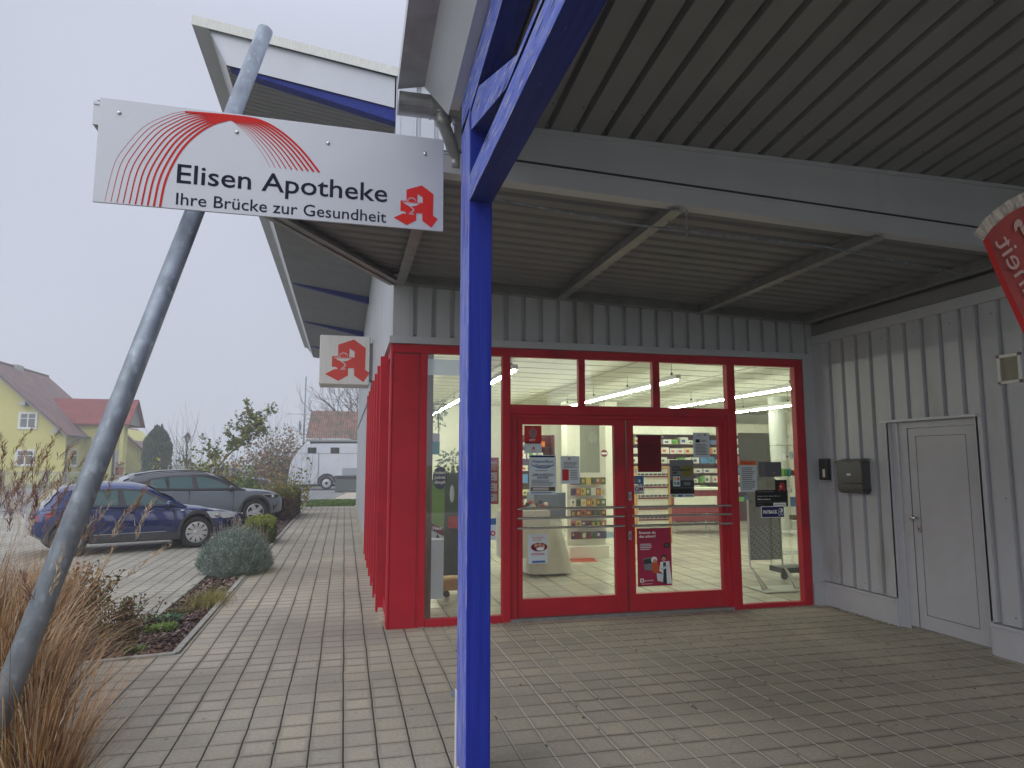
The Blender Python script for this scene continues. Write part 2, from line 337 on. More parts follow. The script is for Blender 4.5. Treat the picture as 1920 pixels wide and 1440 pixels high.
# front gable above the shop front: ribbed sheets, vertical
ribbed(mb, (XC + .17, YS, 2.85), (1, 0, 0), (0, 0, 1.2), (0, -1, 0), XW - XC - .17 + .2, .19, .050, .045, .006, start=.03)
mb.box(XC, YS - .004, 2.85, XC + .17, YS + .04, 5.62)
ribbed(mb, (XC + .17, YS, 4.05), (1, 0, 0), (0, 0, 1.55), (0, -1, 0), 3.2, .19, .052, .035, start=.03)
ribbed(mb, (XC + 3.37, YS, 4.05), (1, 0, 0), (0, 0, 1.1), (0, -1, 0), 4.4, .19, .052, .035, start=.03)
mb.box(XC + .17, YS + .04, 2.85, 13, YS + .12, 4.6)
for i, v in enumerate(mb.v): mb.v[i] = (v[0], v[1], min(v[2], zr(v[0]) - .03))
mb.build('front_wall', M_wall, bld)
mb = MB()
ribbed(mb, (XC, 12.36, 0.04), (0, 1, 0), (0, 0, 2.85), (-1, 0, 0), 13.2, .10, .02, .006, .004)
ribbed(mb, (XC, YS + .04, 2.86), (0, 1, 0), (0, 0, 2.75), (-1, 0, 0), 18.7, .10, .02, .006, .004)
mb.box(XC + .01, 12.36, 0, XC + .2, 25.56, 2.86); mb.box(XC + .01, YS + .05, 2.86, XC + .2, 25.56, 5.6)
mb.box(XC + .2, 25.4, 0, 13, 25.56, 4.2)
mb.build('side_wall', M_wall, bld)
mb = MB(); mb.box(XC - .035, YS - .03, 2.79, XW - .16, YS + .03, 2.805); mb.box(XC - .03, YS - .025, 2.805, XW - .16, YS - .002, 2.862)
mb.box(XC - .035, YS + .03, 2.79, XC + .03, 25.5, 2.805); mb.box(XC - .022, YS + .03, 2.805, XC - .002, 25.5, 2.85)
mb.build('drip_trim', M_sheet, bld)
mb = MB(); mb.box(XC - .014, YS - .014, 4.0, XC + .03, YS - .002, 5.62); mb.box(XC - .014, YS - .002, 4.0, XC - .002, YS + .05, 5.62); mb.build('corner_trim', M_sheet, bld)
# plinth strip along the wall foot
mb = MB(); mb.box(XC - .05, 7.0, -.02, XC + .02, 25.5, .05); mb.build('plinth', mat('mortar', (.42, .38, .28), .95, var=.3, scale=14, bump=.6, bscale=60), bld)

for i in range(24):
    b_ = MB(); b_.ball((XC + .17 + .03 + .025 + i * .19, YS + .041, 2.885), .007, 6); b_.build('screw', M_black, bld)
# high roof with its overhang
roof = MB(); Y0, Y1 = YS - .03, 26.4
def band(mb, prof, ya, yb):
    vs = [(x, y, z) for x, z in prof for y in (ya, yb)]
    mb.add(vs, [(2 * i, 2 * i + 1, 2 * i + 3, 2 * i + 2) for i in range(len(prof) - 1)])
roof.add([(-1.575, Y0, zr(-1.575)), (13, Y0, zr(13)), (13, Y1, zr(13)), (-1.575, Y1, zr(-1.575))], [(0, 1, 2, 3)])
roof.add([(-1.575, Y0, zr(-1.575)), (13, Y0, zr(13)), (13, Y0, zr(13) - .10), (-1.575, Y0, zr(-1.575) - .10)], [(0, 3, 2, 1)])
roof.add([(-1.575, Y1, zr(-1.575)), (13, Y1, zr(13)), (13, Y1, zr(13) - .30), (-1.3, Y1, zr(-1.3) - .30)], [(0, 1, 2, 3)])
roof.add([(-1.575, Y0, zr(-1.575)), (-1.575, Y1, zr(-1.575)), (-1.575, Y1, zr(-1.575) - .10), (-1.575, Y0, zr(-1.575) - .10)], [(0, 1, 2, 3)])
roof_o = roof.build('roof', M_sheet, bld)
mb = MB(); mb.box(-1.577, Y0 - .012, 0, 13, Y0 - .002, .1)
for i, v in enumerate(mb.v): mb.v[i] = (v[0], v[1], v[2] + zr(v[0]) - .104)
mb.build('verge_flashing', mat('verge_metal', (.62, .62, .58), .55, .1, var=.10, scale=22, stretch=(3, 3, .6)), roof_o)
mb = MB(); band(mb, [(-1.575, 5.875), (-1.43, 5.872), (-1.25, 5.52)], Y0, Y1); mb.build('eaves_fascia', M_sheet, roof_o)
mb = MB(); mb.add([(-1.43, YS, 5.872), (XC - .03, YS, 5.62), (XC - .03, YS, 5.285), (-1.25, YS, 5.52)], [(0, 3, 2, 1)]); mb.build('gable_panel', M_sheet, roof_o)
mb = MB()   # corrugated soffit: corrugations run along x
for i in range(int((Y1 - YS - .02) / .09)):
    y = YS + .02 + i * .09; f = lambda x: 5.52 - .14 * (x + 1.25)
    for a, b, da, db in ((0, .065, 0, 0), (.065, .072, 0, .012), (.072, .083, .012, .012), (.083, .09, .012, 0)):
        mb.quad((-1.25, y + a, f(-1.25) + da), (-1.25, y + b, f(-1.25) + db), (XC + .1, y + b, f(XC + .1) + db), (XC + .1, y + a, f(XC + .1) + da))
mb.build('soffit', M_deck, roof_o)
for y in (YS + .02, 11.1, 15.3, 19.5, 23.7):
    mb = MB(); mb.prism([(-1.22, 5.515), (XC + .02, 5.283), (XC + .02, 5.135), (-1.1, 5.47)], 'y', y, y + .12); fixn(mb.build('bracket_beam', M_beam, bld, bevel=.004))

# low entrance canopy
cano = MB(); y = YB + .03
n = int((YS - YB - .03) / .17)
for i in range(n + 1):
    y = YB + .03 + i * .17
    xl = -1.40 + (y - YB) / (YS - YB) * (XC + 1.43)
    for a, b, da, db in ((0, .10, 0, 0), (.10, .118, 0, .03), (.118, .152, .03, .03), (.152, .17, .03, 0)):
        ya, yb = y + a, min(y + b, YS - .01)
        if ya >= YS - .01: continue
        xa, xb = (-1.40 + (q - YB) / (YS - YB) * (XC + 1.43) for q in (ya, yb))
        cano.quad((xa, ya, zc(xa) + .10 + da), (xb, yb, zc(xb) + .10 + db), (5.6, yb, zc(5.6) + .10 + db), (5.6, ya, zc(5.6) + .10 + da))
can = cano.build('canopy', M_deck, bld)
mb = MB(); mb.add([(-1.43, YB, zc(-1.43) + .19), (7, YB, zc(7) + .19), (7, YS, zc(7) + .19), (XC, YS, zc(XC) + .19)], [(0, 1, 2, 3)]); mb.build('canopy_top', M_sheet, can)
mb = MB(); mb.box(-1.43, YB - .03, 0, 5.9, YB + .02, .125); mb.box(-1.43, YB - .036, .118, 5.9, YB + .02, .135); mb.box(-1.43, YB + .02, 0, 5.9, YB + .075, .012)
for i, v in enumerate(mb.v): mb.v[i] = (v[0], v[1], v[2] + zc(v[0]) + .03)
mb.build('canopy_fascia', M_sheet, can)
mb = MB(); mb.box(.62, YB - .039, .137, 5.9, YB - .03, .150)  # black strip painting the shade between fascia and closure panel
for i, v in enumerate(mb.v): mb.v[i] = (v[0], v[1], v[2] + zc(v[0]) + .03)
mb.build('painted_shadow_gap', M_black, can)
mb = MB(); mb.beam((-1.40, YB - .02, zc(-1.4) + .10), (XC - .02, YS - .03, zc(XC) + .055), .05, .14); mb.beam((-1.33, YB + .02, zc(-1.4) + .05), (XC + .03, YS - .03, zc(XC) + .015), .11, .03); mb.build('edge_beam', M_zinc, can)
for x in (.50, 2.19, 3.85, 5.2):
    mb = MB(); z = zc(x)
    mb.box(x - .045, YB + .02, z, x + .045, YS - .02, z + .012); mb.box(x - .005, YB + .02, z + .012, x + .005, YS - .02, z + .10)
    for k in range(8): mb.ball((x + .02, YB + .2 + k * .33, z - .002), .008, 6)
    mb.build('crossbeam', M_zinc, can)
mb = MB(); mb.box(XC + .05, YS - .09, 0, 5.5, YS - .012, .02); mb.box(XC + .05, YS - .025, .02, 5.5, YS - .012, .10)
for i, v in enumerate(mb.v): mb.v[i] = (v[0], v[1], v[2] + zc(v[0]))
mb.build('wall_angle', M_zinc, can)
mb = MB(); mb.tube([(.80, YB + .25, 3.40), (2.0, YB + .35, 3.33), (3.6, YB + .3, 3.27), (5.2, YB + .5, 3.2)], .008, 6)
mb.tube([at(1287, 395, 'y', YB - .04), at(1288, 450, 'y', YB + .2)], .007, 6); mb.build('cable', M_galv, can)

# ------------------------------------------------------------------ shop front
fr = MB()
fr.box(XC, YS, 2.70, 5.163, YS + .07, 2.787)                    # head
fr.box(XC + .012, YS + .004, 0, .735, YS + .07, 2.70)            # corner panel
fr.box(.735, YS - .006, 0, .795, YS + .08, 2.70)
fr.box(.795, YS, 0, 1.575, YS + .07, .075)
fr.box(1.575, YS - .004, 0, 1.66, YS + .08, 2.70)
fr.box(1.66, YS + .002, 2.10, 4.275, YS + .08, 2.196)
for a, b in ((2.411, 2.484), (3.27, 3.355)): fr.box(a, YS + .006, 2.196, b, YS + .07, 2.70)
fr.box(4.175, YS - .004, 0, 4.275, YS + .08, 2.70)
fr.box(5.055, YS - .004, 0, 5.163, YS + .08, 2.70)
fr.box(4.275, YS, 0, 5.055, YS + .07, .05)
fr.box(XC - .006, YS - .002, 0, XC + .010, YS + .03, 2.70)
# door surround
fr.box(1.66, YS + .03, 0, 1.735, YS + .14, 2.10); fr.box(4.14, YS + .03, 0, 4.175, YS + .14, 2.10); fr.box(1.735, YS + .03, 2.06, 4.14, YS + .14, 2.10)
front = fr.build('front_frame', M_red, bld, bevel=.004)
mb = MB(); mb.box(XC + .27, YS - .0, .02, XC + .274, YS + .005, 2.69); mb.build('seam', M_black, front); mb = MB(); mb.box(XC + .03, YS - .001, 2.688, .73, YS + .004, 2.694); mb.build('seam', M_black, front)
def pane(name, x0, x1, z0, z1, y=YS + .045, par=None):
    mb = MB(); mb.quad((x0, y, z0), (x1, y, z0), (x1, y, z1), (x0, y, z1)); return mb.build(name, M_glass, par or bld)
for q in ((.795, 1.575, .075, 2.70), (1.66, 2.411, 2.196, 2.70), (2.484, 3.27, 2.196, 2.70), (3.355, 4.175, 2.196, 2.70), (4.275, 5.055, .05, 2.70)): pane('window_pane', *q, par=front)
mb = MB(); mb.box(1.66, YS + .0, -.01, 4.2, YS + .15, .028); mb.build('threshold', M_zinc, bld)
YD = YS + .055
DL = [(at(968, 785, 'y', YD).x, at(1172, 785, 'y', YD).x), (at(1174, 785, 'y', YD).x, at(1362, 787, 'y', YD).x)]
ZT, ZB = at(1170, 784, 'y', YD).z, .03
GL = [(at(980, 800, 'y', YD).x, at(1151, 800, 'y', YD).x), (at(1187, 800, 'y', YD).x, at(1347, 800, 'y', YD).x)]
GZ0, GZ1 = at(1170, 1115, 'y', YD).z, at(1100, 797, 'y', YD).z
for k in (0, 1):
    (a, b), (ga, gb) = DL[k], GL[k]; mb = MB()
    mb.box(a, YD, ZB, ga, YD + .06, ZT); mb.box(gb, YD, ZB, b, YD + .06, ZT); mb.box(ga, YD, ZB, gb, YD + .06, GZ0); mb.box(ga, YD, GZ1, gb, YD + .06, ZT)
    d = mb.build('door', M_red, bld, bevel=.004); pane('door_pane', ga, gb, GZ0, GZ1, YD + .03, d)
    for x in (a + .006, b - .012): mb = MB(); mb.box(x, YD - .002, ZB + .01, x + .004, YD, ZT - .01); mb.build('seam', M_black, d)
    mb = MB(); mb.box(a + .006, YD - .002, ZT - .008, b - .012, YD, ZT - .004); mb.build('seam', M_black, d)
    for py in (951, 968, 986):
        z = at(1170, py, 'y', YD - .06).z; xa, xb = ((at(970, 950, 'y', YD - .06).x, at(1170, 950, 'y', YD - .06).x), (at(1184, 950, 'y', YD - .06).x, at(1371, 950, 'y', YD - .06).x))[k]
        mb = MB(); mb.tube([(xa, YD - .06, z), (xb, YD - .06, z)], .0135, 12)
        for x in (xa + .07, xb - .07): mb.tube([(x, YD - .06, z), (x, YD, z)], .007, 8)
        mb.build('push_bar', M_steel, d, smooth=False)
    if k:
        for py in (930, 1004):
            p = at(1181, py, 'y', YD); mb = MB(); mb.use(M_steel); mb.box(p.x - .016, YD - .008, p.z - .045, p.x + .016, YD, p.z + .045)
            mb.use(M_black); mb.lathe([(.008, -.012), (.008, -.0085)], (p.x, YD, p.z + .012), 'y', 10); mb.box(p.x - .005, YD - .0095, p.z - .02, p.x + .005, YD - .0085, p.z + .008)
            mb.build('lock_plate', M_steel, d)
# side window strip: red fins with glass between, along the side wall
NB = 7; PB = (12.36 - YS - .05) / NB
mb = MB(); mb.box(XC + .0, YS + .03, 2.70, XC + .09, 12.36, 2.787); mb.box(XC + .0, YS + .03, .05, XC + .09, 12.36, .16); mb.build('side_rail', M_red, bld, bevel=.004)
for i in range(NB + 1):
    y = YS + .05 + i * PB; mb = MB(); mb.box(XC - .075, y - .03, .01, XC + .08, y + .03, 2.775) if i else mb.box(XC - .012, y - .02, .0, XC + .01, y + .1, 2.78); mb.build('fin', M_red, bld, bevel=.004)
for i in range(NB):
    y = YS + .05 + i * PB; mb = MB(); mb.quad((XC + .05, y + .03, .16), (XC + .05, y + PB - .03, .16), (XC + .05, y + PB - .03, 2.7), (XC + .05, y + .03, 2.7)); mb.build('side_pane', M_glass, bld)
    mb = MB(); mb.box(XC + .012, y + .03, .16, XC + .05, y + .075, 2.7); mb.build('side_post', M_red, bld)
# interior shell
M_tile = paver_mat('floor_tiles', (.66, .64, .54), .33, .33, .1, .05, sand=False)
bs = M_tile.node_tree.nodes['Principled BSDF']; bs.inputs['Roughness'].default_value = .22
M_in = mat('interior_plaster', (.78, .77, .66), .7, var=.03); M_ceil = mat('ceiling_panels', (.68, .68, .57), .6, var=.05, stretch=(.3, 3, 1))
mb = MB(); mb.quad((XC + .1, YS + .14, .012), (12, YS + .14, .012), (12, 18, .012), (XC + .1, 18, .012)); mb.build('shop_floor', M_tile, bld)
mb = MB(); mb.use(M_ceil); mb.quad((XC + .1, YS + .1, 3.16), (XC + .1, 18, 3.16), (12, 18, 2.98), (12, YS + .1, 2.98))
mb.use(flat('ceiling_joint', (.30, .31, .27)))
for i in range(1, 19):
    yy = YS + .1 + i * .6; mb.box(XC + .1, yy, 0, 12, yy + .008, .006)
for i in range(1, 6):
    xx = XC + i * 1.9; mb.box(xx, YS + .1, 0, xx + .02, 18, .012)
for i, v in enumerate(mb.v):
    if v[2] < 1: mb.v[i] = (v[0], v[1], 3.16 - .18 * (v[0] - XC - .1) / 11.46 - .007 + v[2])
mb.build('ceiling', M_ceil, bld)
mb = MB(); mb.box(XC + .2, 17.9, 0, 12, 18, 3.1); mb.box(11.9, YS + .2, 0, 12, 18, 3.1); mb.box(XC + .2, 12.4, 0, XC + .26, 17.9, 3.1)
mb.box(5.3, YS + .13, 0, 12, YS + .2, 3.1); mb.build('interior_wall', M_in, bld)
mb = MB(); mb.box(XC + .12, YS + .1, 2.787, 5.3, YS + .16, 3.12); mb.build('head_lining', M_in, bld)

# ------------------------------------------------------------------ annex with the grey door
anx = thing('annex_building', 'low ribbed silver annex beside the shop front with a plain grey door', 'building', (XW, 3, 0))
dA, dB = 5.56, 4.86      # door reveal from far to near edge
mb = MB(); G = dict(pitch=.207, groove=.055, depth=.050, slope=.008)
ribbed(mb, (XW, YS - .12, .27), (0, -1, 0), (0, 0, 2.71), (-1, 0, 0), YS - .12 - 5.78, **G, start=.12)
ribbed(mb, (XW, 5.78, 2.02), (0, -1, 0), (0, 0, .96), (-1, 0, 0), .99, **G, start=.05)
ribbed(mb, (XW, 4.79, .27), (0, -1, 0), (0, 0, 2.71), (-1, 0, 0), 9.8, **G, start=.06)
mb.box(XW + .04, 5.79, 0, XW + .16, YS, 3.0); mb.box(XW + .04, -5, 0, XW + .16, 4.78, 3.0); mb.box(XW + .04, 4.78, 2.03, XW + .16, 5.79, 3.0)
mb.box(XW - .155, YS - .002, .25, XW + .04, YS + .04, 2.86); mb.box(XW - .01, YS - .12, .27, XW + .04, YS - .002, 2.98)
mb.box(XW - .155, YS - .02, .0, XW + .04, YS + .04, .25)
mb.build('wall', M_wall, anx)
for i in range(30):
    y = YS - .12 - .12 - .045 - i * .207
    for z in (.34, 1.30, 2.86):
        if 4.7 < y < 5.85 and z < 2: continue
        b_ = MB(); b_.ball((XW - .001 if i % 2 else XW - .001, y + .075, z), .006, 6)
        if i % 2 == 0: b_.build('screw', M_black, anx)
mb = MB(); mb.box(XW - .02, 5.80, -.01, XW + .14, YS - .02, .235); mb.box(XW - .035, 5.80, .235, XW + .04, YS - .02, .262)
mb.box(XW - .02, -5, -.01, XW + .14, 4.77, .235); mb.box(XW - .035, -5, .235, XW + .04, 4.77, .262); mb.build('plinth', M_sheet, anx, bevel=.003)
mb = MB(); mb.box(XW - .035, -5, 2.965, XW + .02, YS - .01, 3.065); mb.build('top_trim', M_sheet, anx, bevel=.003)
mb = MB(); mb.box(XW - .03, 4.76, 1.995, XW + .10, 5.86, 2.018); mb.box(XW + .035, 5.70, 0, XW + .06, 5.80, 1.995); mb.box(XW + .0, 5.775, .0, XW + .04, 5.80, 1.995)
mb.box(XW, 4.77, 0, XW + .04, 4.80, 1.995); mb.build('door_reveal', M_sheet, anx)
M_gdoor = mat('grey_door', (.46, .47, .51), .45, .05, var=.04)
mb = MB(); mb.box(XW + .05, 5.60, .03, XW + .10, 5.70, 1.99); mb.box(XW + .05, 4.80, .03, XW + .10, 4.84, 1.99); mb.box(XW + .05, 4.84, 1.93, XW + .10, 5.60, 1.99)
mb.box(XW + .058, 4.845, .03, XW + .09, 5.595, 1.925)
door = mb.build('door', M_gdoor, anx, bevel=.003)
mb = MB(); X = XW + .0565
for a, b, c, d in ((5.50, 5.504, .16, 1.85), (4.95, 4.953, .16, 1.85)): mb.box(X - .001, a, c, X + .001, b, d)
mb.box(X - .001, 4.95, .16, X + .001, 5.506, .166); mb.box(X - .001, 4.95, 1.845, X + .001, 5.506, 1.85); mb.box(X - .002, 5.596, .03, X + .002, 5.601, 1.93); mb.build('seam', M_seam, door)
mb = MB(); p = at(1720, 971, 'x', XW + .05); mb.lathe([(.013, 0), (.013, -.045), (.028, -.05), (.030, -.062), (.024, -.075), (0, -.078)], (XW + .056, p.y, p.z), 'x', 16); mb.build('handle', M_steel, door, smooth=True)
mb = MB(); p = at(1723, 991, 'x', XW + .05); mb.use(M_steel).box(XW + .05, p.y - .018, p.z - .035, XW + .058, p.y + .018, p.z + .035); mb.use(M_black).box(XW + .048, p.y - .005, p.z - .015, XW + .0505, p.y + .005, p.z + .01); mb.build('lock_plate', M_steel, door)
p = at(1868, 667, 'x', XW - .01); q = at(1917, 716, 'x', XW - .01); mb = MB(); x = XW - .014
mb.use(M_white); mb.box(x, q.y, q.z, XW, p.y, q.z + .025); mb.box(x, q.y, p.z - .025, XW, p.y, p.z); mb.box(x, q.y, q.z, XW, q.y + .025, p.z); mb.box(x, p.y - .025, q.z, XW, p.y, p.z)
for yy in (q.y + .012, p.y - .012):
    for zz in (q.z + .012, p.z - .012): mb.ball((x - .001, yy, zz), .004, 6)
vent = mb.build('vent', M_white, anx, bevel=.002)
mb = MB(); M_louv = mat('louvre', (.40, .38, .28), .6)
for i in range(12):
    z = q.z + .03 + i * (p.z - q.z - .05) / 12; mb.quad((x + .004, q.y + .02, z), (x + .004, p.y - .02, z), (XW - .002, p.y - .02, z + .014), (XW - .002, q.y + .02, z + .014))
mb.build('louvre', M_louv, vent)
mb = MB(); mb.box(XW + .1, -5, 3.066, 9, YS - .1, 3.12); mb.build('roof', M_sheet, anx)
mb = MB(); mb.box(7.0, -5, 3.12, 7.1, YS - .1, 4.6); mb.box(XW + .12, YB - .2, 3.1, XW + .2, YS, 3.5); mb.box(XW - .02, YB - .03, 3.07, XW + .12, YS - .01, 3.20); mb.build('light_block_walls_beam', M_deck, anx)  # both walls added to keep the void above dark; last box is a beam
mb = MB(); mb.use(mat('crumbs', (.30, .27, .21), .95, var=.4, scale=30))
for i in range(260):
    if i < 140: px, py = 5.30 - random.random() ** 2 * .05, random.uniform(5.8, 6.75)
    elif i < 200: px, py = random.uniform(4.25, 5.2), YS - .005 - random.random() * .04
    else: px, py = random.uniform(.74, 1.9), YS - .005 - random.random() * .05
    s = random.uniform(.004, .014); mb.ball((px, py, s * .4), s, 5, (1.3, 1, .7))
mb.build('loose_grit', kind='stuff', label='crumbled mortar and grit along the foot of the shop front')

# ------------------------------------------------------------------ timber walkway roof (blue post)
PX0, PX1, PY0, PY1 = .600, .724, 3.40, 3.672
wk = thing('walkway_roof', 'ribbed metal walkway roof on a blue painted timber truss and post', 'canopy', (PX0, PY0, 0))
mb = MB(); zb = .07
mb.use(M_blue); mb.add([(PX0,PY0,zb),(PX1,PY0,zb),(PX1,PY1,zb),(PX0,PY1,zb),(PX0,PY0,3.5),(PX1,PY0,3.5),(PX1,PY1,3.5),(PX0,PY1,3.5)], [(3,2,1,0),(4,5,6,7),(0,1,5,4),(1,2,6,5),(2,3,7,6)])
mb.use(M_blueWornLit); mb.cur = mb.mats.index(M_blueWornLit); mb.f.append((3, 0, 4, 7)); mb.m.append(mb.cur)
post = mb.build('post', None, wk, bevel=.007)
mb = MB(); mb.box(PX0 - .005, 3.655, -.01, PX0 - .001, 3.69, .42); mb.box(PX0 - .009, 3.5, -.01, PX1 + .01, 3.6, .07)
mb.build('post_shoe', M_white, wk)
p = at(843, 1303, 'y', 3.69); mb = MB(); mb.lathe([(.0, .0), (.016, 0), (.016, .006), (0, .006)], (PX0 - .012, 3.695, p.z), 'y', 12); mb.box(PX0 - .028, 3.69, p.z - .004, PX0 + .02, 3.695, p.z + .018); mb.build('screw_eye', M_galv, wk)
def side(name, poly, x0=PX0, x1=PX1):
    n = len(poly); mb = MB(); mb.use(M_beam); mb.add([(x0, y, z) for y, z in poly] + [(x1, y, z) for y, z in poly], [tuple(range(2 * n - 1, n - 1, -1))] + [(i, n + i, n + (i + 1) % n, (i + 1) % n) for i in range(n)])
    mb.mats.append(M_beamWornLit); mb.f.append(tuple(range(n))); mb.m.append(1); o = mb.build(name, None, wk, bevel=.004); return fixn(o)
side('lower_beam', [(3.40, 2.965), (3.40, 3.106), (-3, 3.106), (-3, 2.965)])
side('upper_beam', [(3.40, 3.112), (2.45, 3.112), (2.45, 3.165), (-3, 3.26), (-3, 3.112)], PX0 + .004, PX1 - .004)
side('strut', [(3.399, 3.36), (3.399, 3.46), (3.198, 3.493), (2.385, 3.168), (2.50, 3.114)], PX0 + .008, PX1 - .008)
side('top_chord', [(3.671, 3.44), (3.671, 3.655), (-3, 4.37), (-3, 4.20), (3.40, 3.467)])
zd = lambda y: 3.765 + .114 * (YB - y)            # underside of the ribbed deck
mb = MB()
x = PX1 - .1 + .04
while x < 9:
    for a, b, da, db in ((0, .150, 0, 0), (.150, .158, 0, .06), (.158, .190, .06, .06), (.190, .197, .06, 0)):
        mb.quad((x + a, -5, zd(-5) + da), (x + b, -5, zd(-5) + db), (x + b, YB - .02, zd(YB) + db), (x + a, YB - .02, zd(YB) + da))
    x += .197
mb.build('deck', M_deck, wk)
mb = MB(); mb.quad((.25, -5, zd(-5) + .14), (9, -5, zd(-5) + .14), (9, 4.0, zd(4) + .14), (.25, 4.0, zd(4) + .14)); mb.quad((.25, -5, zd(-5) + .04), (.25, -5, zd(-5) + .14), (.25, 3.92, zd(3.92) + .14), (.25, 3.92, zd(3.92) + .04)); mb.build('roof_sheet', M_sheet, wk)
# closure panel between the ribs and the low canopy
mb = MB(); mb.use(M_sheet); mb.add([(PX0 + .02, YB - .035, zc(.6) + .166), (5.9, YB - .035, zc(5.9) + .166), (5.9, YB - .035, 3.742), (PX0 + .02, YB - .035, 3.742)], [(0, 1, 2, 3)]); mb.box(PX0 + .02, YB - .06, 3.742, 7, YB - .02, 3.768)
mb.use(M_black); mb.box(PX0 + .02, YB - .012, 3.76, 8.9, YB + .02, 3.86); mb.box(PX0 + .02, YB - .040, zc(5.9) + .30, 5.9, YB - .036, zc(5.9) + .30) if False else None; mb.use(M_sheet); mb.quad((5.9, YB - .035, 3.06), (7, YB - .035, 3.06), (7, YB - .035, 3.742), (5.9, YB - .035, 3.742)); mb.build('closure_panel', M_sheet, wk)
mb = MB()
for i in range(28): 
    for yy in (3.8, 2.55, 1.2): mb.ball((.662 + i * .197 + .136, yy, zd(yy)), .0075, 6)
mb.build('deck_screws', M_black, wk)
# rake: soffit strip, slanted fascia, outer soffit
zq = lambda y: 3.647 + .107 * (3.749 - y)
mb = MB(); ye = 3.745
mb.add([(PX0, ye, zq(ye)), (PX0, -5, zq(-5)), (.542, -5, zq(-5)), (.542, ye, zq(ye))], [(0, 1, 2, 3)]); mb.build('rake_soffit', M_sheet, wk)
mb = MB(); mb.add([(.542, 3.80, zq(3.80)), (.542, -5, zq(-5)), (.405, -5, zq(-5) + .2), (.405, 3.863, zq(3.863) + .2)], [(0, 1, 2, 3)])
for yy in (3.70, 3.0, 2.3): mb.ball((.53, yy, zq(yy) + .02), .004, 6)
mb.build('rake_fascia', M_sheet, wk)
mb = MB(); mb.add([(.405, 3.86, zq(3.86) + .2), (.405, -5, zq(-5) + .2), (.25, -5, zq(-5) + .2), (.25, 3.915, zq(3.915) + .2)], [(0, 1, 2, 3)])
mb.box(.25, 3.915, zq(3.915) + .05, .252, 3.955, zq(3.915) + .29); mb.build('outer_soffit', M_zinc, wk)
# gutter and swan neck
mb = MB(); gy, gz, gr = 4.02, 3.815, .085; N = 14
for x0, x1, rr in ((.262, .455, gr), (.455, .468, gr + .006), (.468, .68, gr)):
    vs = []
    for xx in (x0, x1):
        for k in range(N + 1):
            a = math.pi * k / N; vs.append((xx, gy - rr * math.cos(a), gz - rr * math.sin(a)))
    mb.add(vs, [(k, k + 1, N + 2 + k, N + 1 + k) for k in range(N)])
mb.add([(.262, gy - gr * math.cos(math.pi * k / N), gz - gr * math.sin(math.pi * k / N)) for k in range(N + 1)], [tuple(range(N + 1))])
mb.tube([(.262, gy - gr, gz + .008), (.68, gy - gr, gz + .008)], .009, 8); g = mb.build('gutter', M_zinc, wk, smooth=False)
mb = MB(); mb.tube(cr([(.535, gy, gz - .06), (.55, gy, gz - .13), (.60, gy + .05, gz - .22), (.635, gy + .1, gz - .29)], 6), [.075] + [.055] * 5 + [.04] * 13, 14); mb.lathe([(.046, 0), (.046, .03)], (.635, gy + .1, gz - .27), 'z', 14); mb.tube([(.635, gy + .1, gz - .27), (.635, gy + .1, 3.45)], .04, 14); mb.build('downpipe', M_zinc, wk, smooth=True)
# ------------------------------------------------------------------ sign on the leaning pole
M_signal = flat('signal_red', (.56, .022, .020), .7, spec=.15)
M_ink = flat('dark_letters', (.018, .018, .035), .9, spec=.1)
M_board = mat('silver_sign_board', (.45, .47, .52), .4, .25, var=.04, scale=2)
EMB = [(893,328),(1090,465),(1085,835),(1165,885),(1062,1045),(910,940),(905,815),(808,815),(808,940),(655,1035),(438,925),(585,840),(612,838),(632,842),(640,822),(600,800),(545,800),(545,620),(640,620),(640,425)]
HOLE = [(825,485),(910,535),(910,632),(822,632)]
def emblem(mb, o, s, m_red, m_pale, n=Vector((0, -1, 0)), u=Vector((1, 0, 0))):
    """red gothic A with a bowl and snake; o = lower left of its box, s = height"""
    k = s / 717.; o = Vector(o); vz = Vector((0, 0, 1))
    P = lambda x, y, d=0: o + u * ((x - 438) * k) + vz * ((1045 - y) * k) + n * d
    import mathutils.geometry as mg
    loops = [[P(*p) for p in EMB], [P(*p) for p in HOLE]]
    tri = mg.tessellate_polygon(loops); flatv = [v for l in loops for v in l]
    mb.use(m_red).add(flatv, [tuple(t) for t in tri]); mb.use(m_pale); d = .0012
    def ribbon(pts, w):
        for a, b in zip(pts, pts[1:]):
            a, b = Vector((*a, 0)), Vector((*b, 0)); q = (b - a).normalized().cross(Vector((0, 0, 1))) * w / 2
            mb.quad(P(*(a + q)[:2], d), P(*(b + q)[:2], d), P(*(b - q)[:2], d), P(*(a - q)[:2], d))
    ribbon([(578, 645), (866, 650)], 9)
    mb.add([P(598, 658, d), P(640, 685, d), P(690, 705, d), P(745, 705, d), P(800, 690, d), P(850, 660, d)], [(0, 1, 2, 3, 4, 5)])
    ribbon(cr([(690, 706), (735, 735), (755, 775), (715, 810), (700, 836)], 4), 10); ribbon(cr([(705, 706), (760, 745), (768, 780), (735, 812), (735, 836)], 4), 7)
    ribbon([(695, 826), (760, 826)], 8); ribbon([(680, 843), (770, 843)], 8)
    ribbon(cr([(652, 640), (665, 590), (705, 562), (755, 562), (790, 590), (792, 618)], 5), 8); ribbon(cr([(668, 640), (680, 600), (712, 578), (745, 575), (770, 592)], 5), 5)

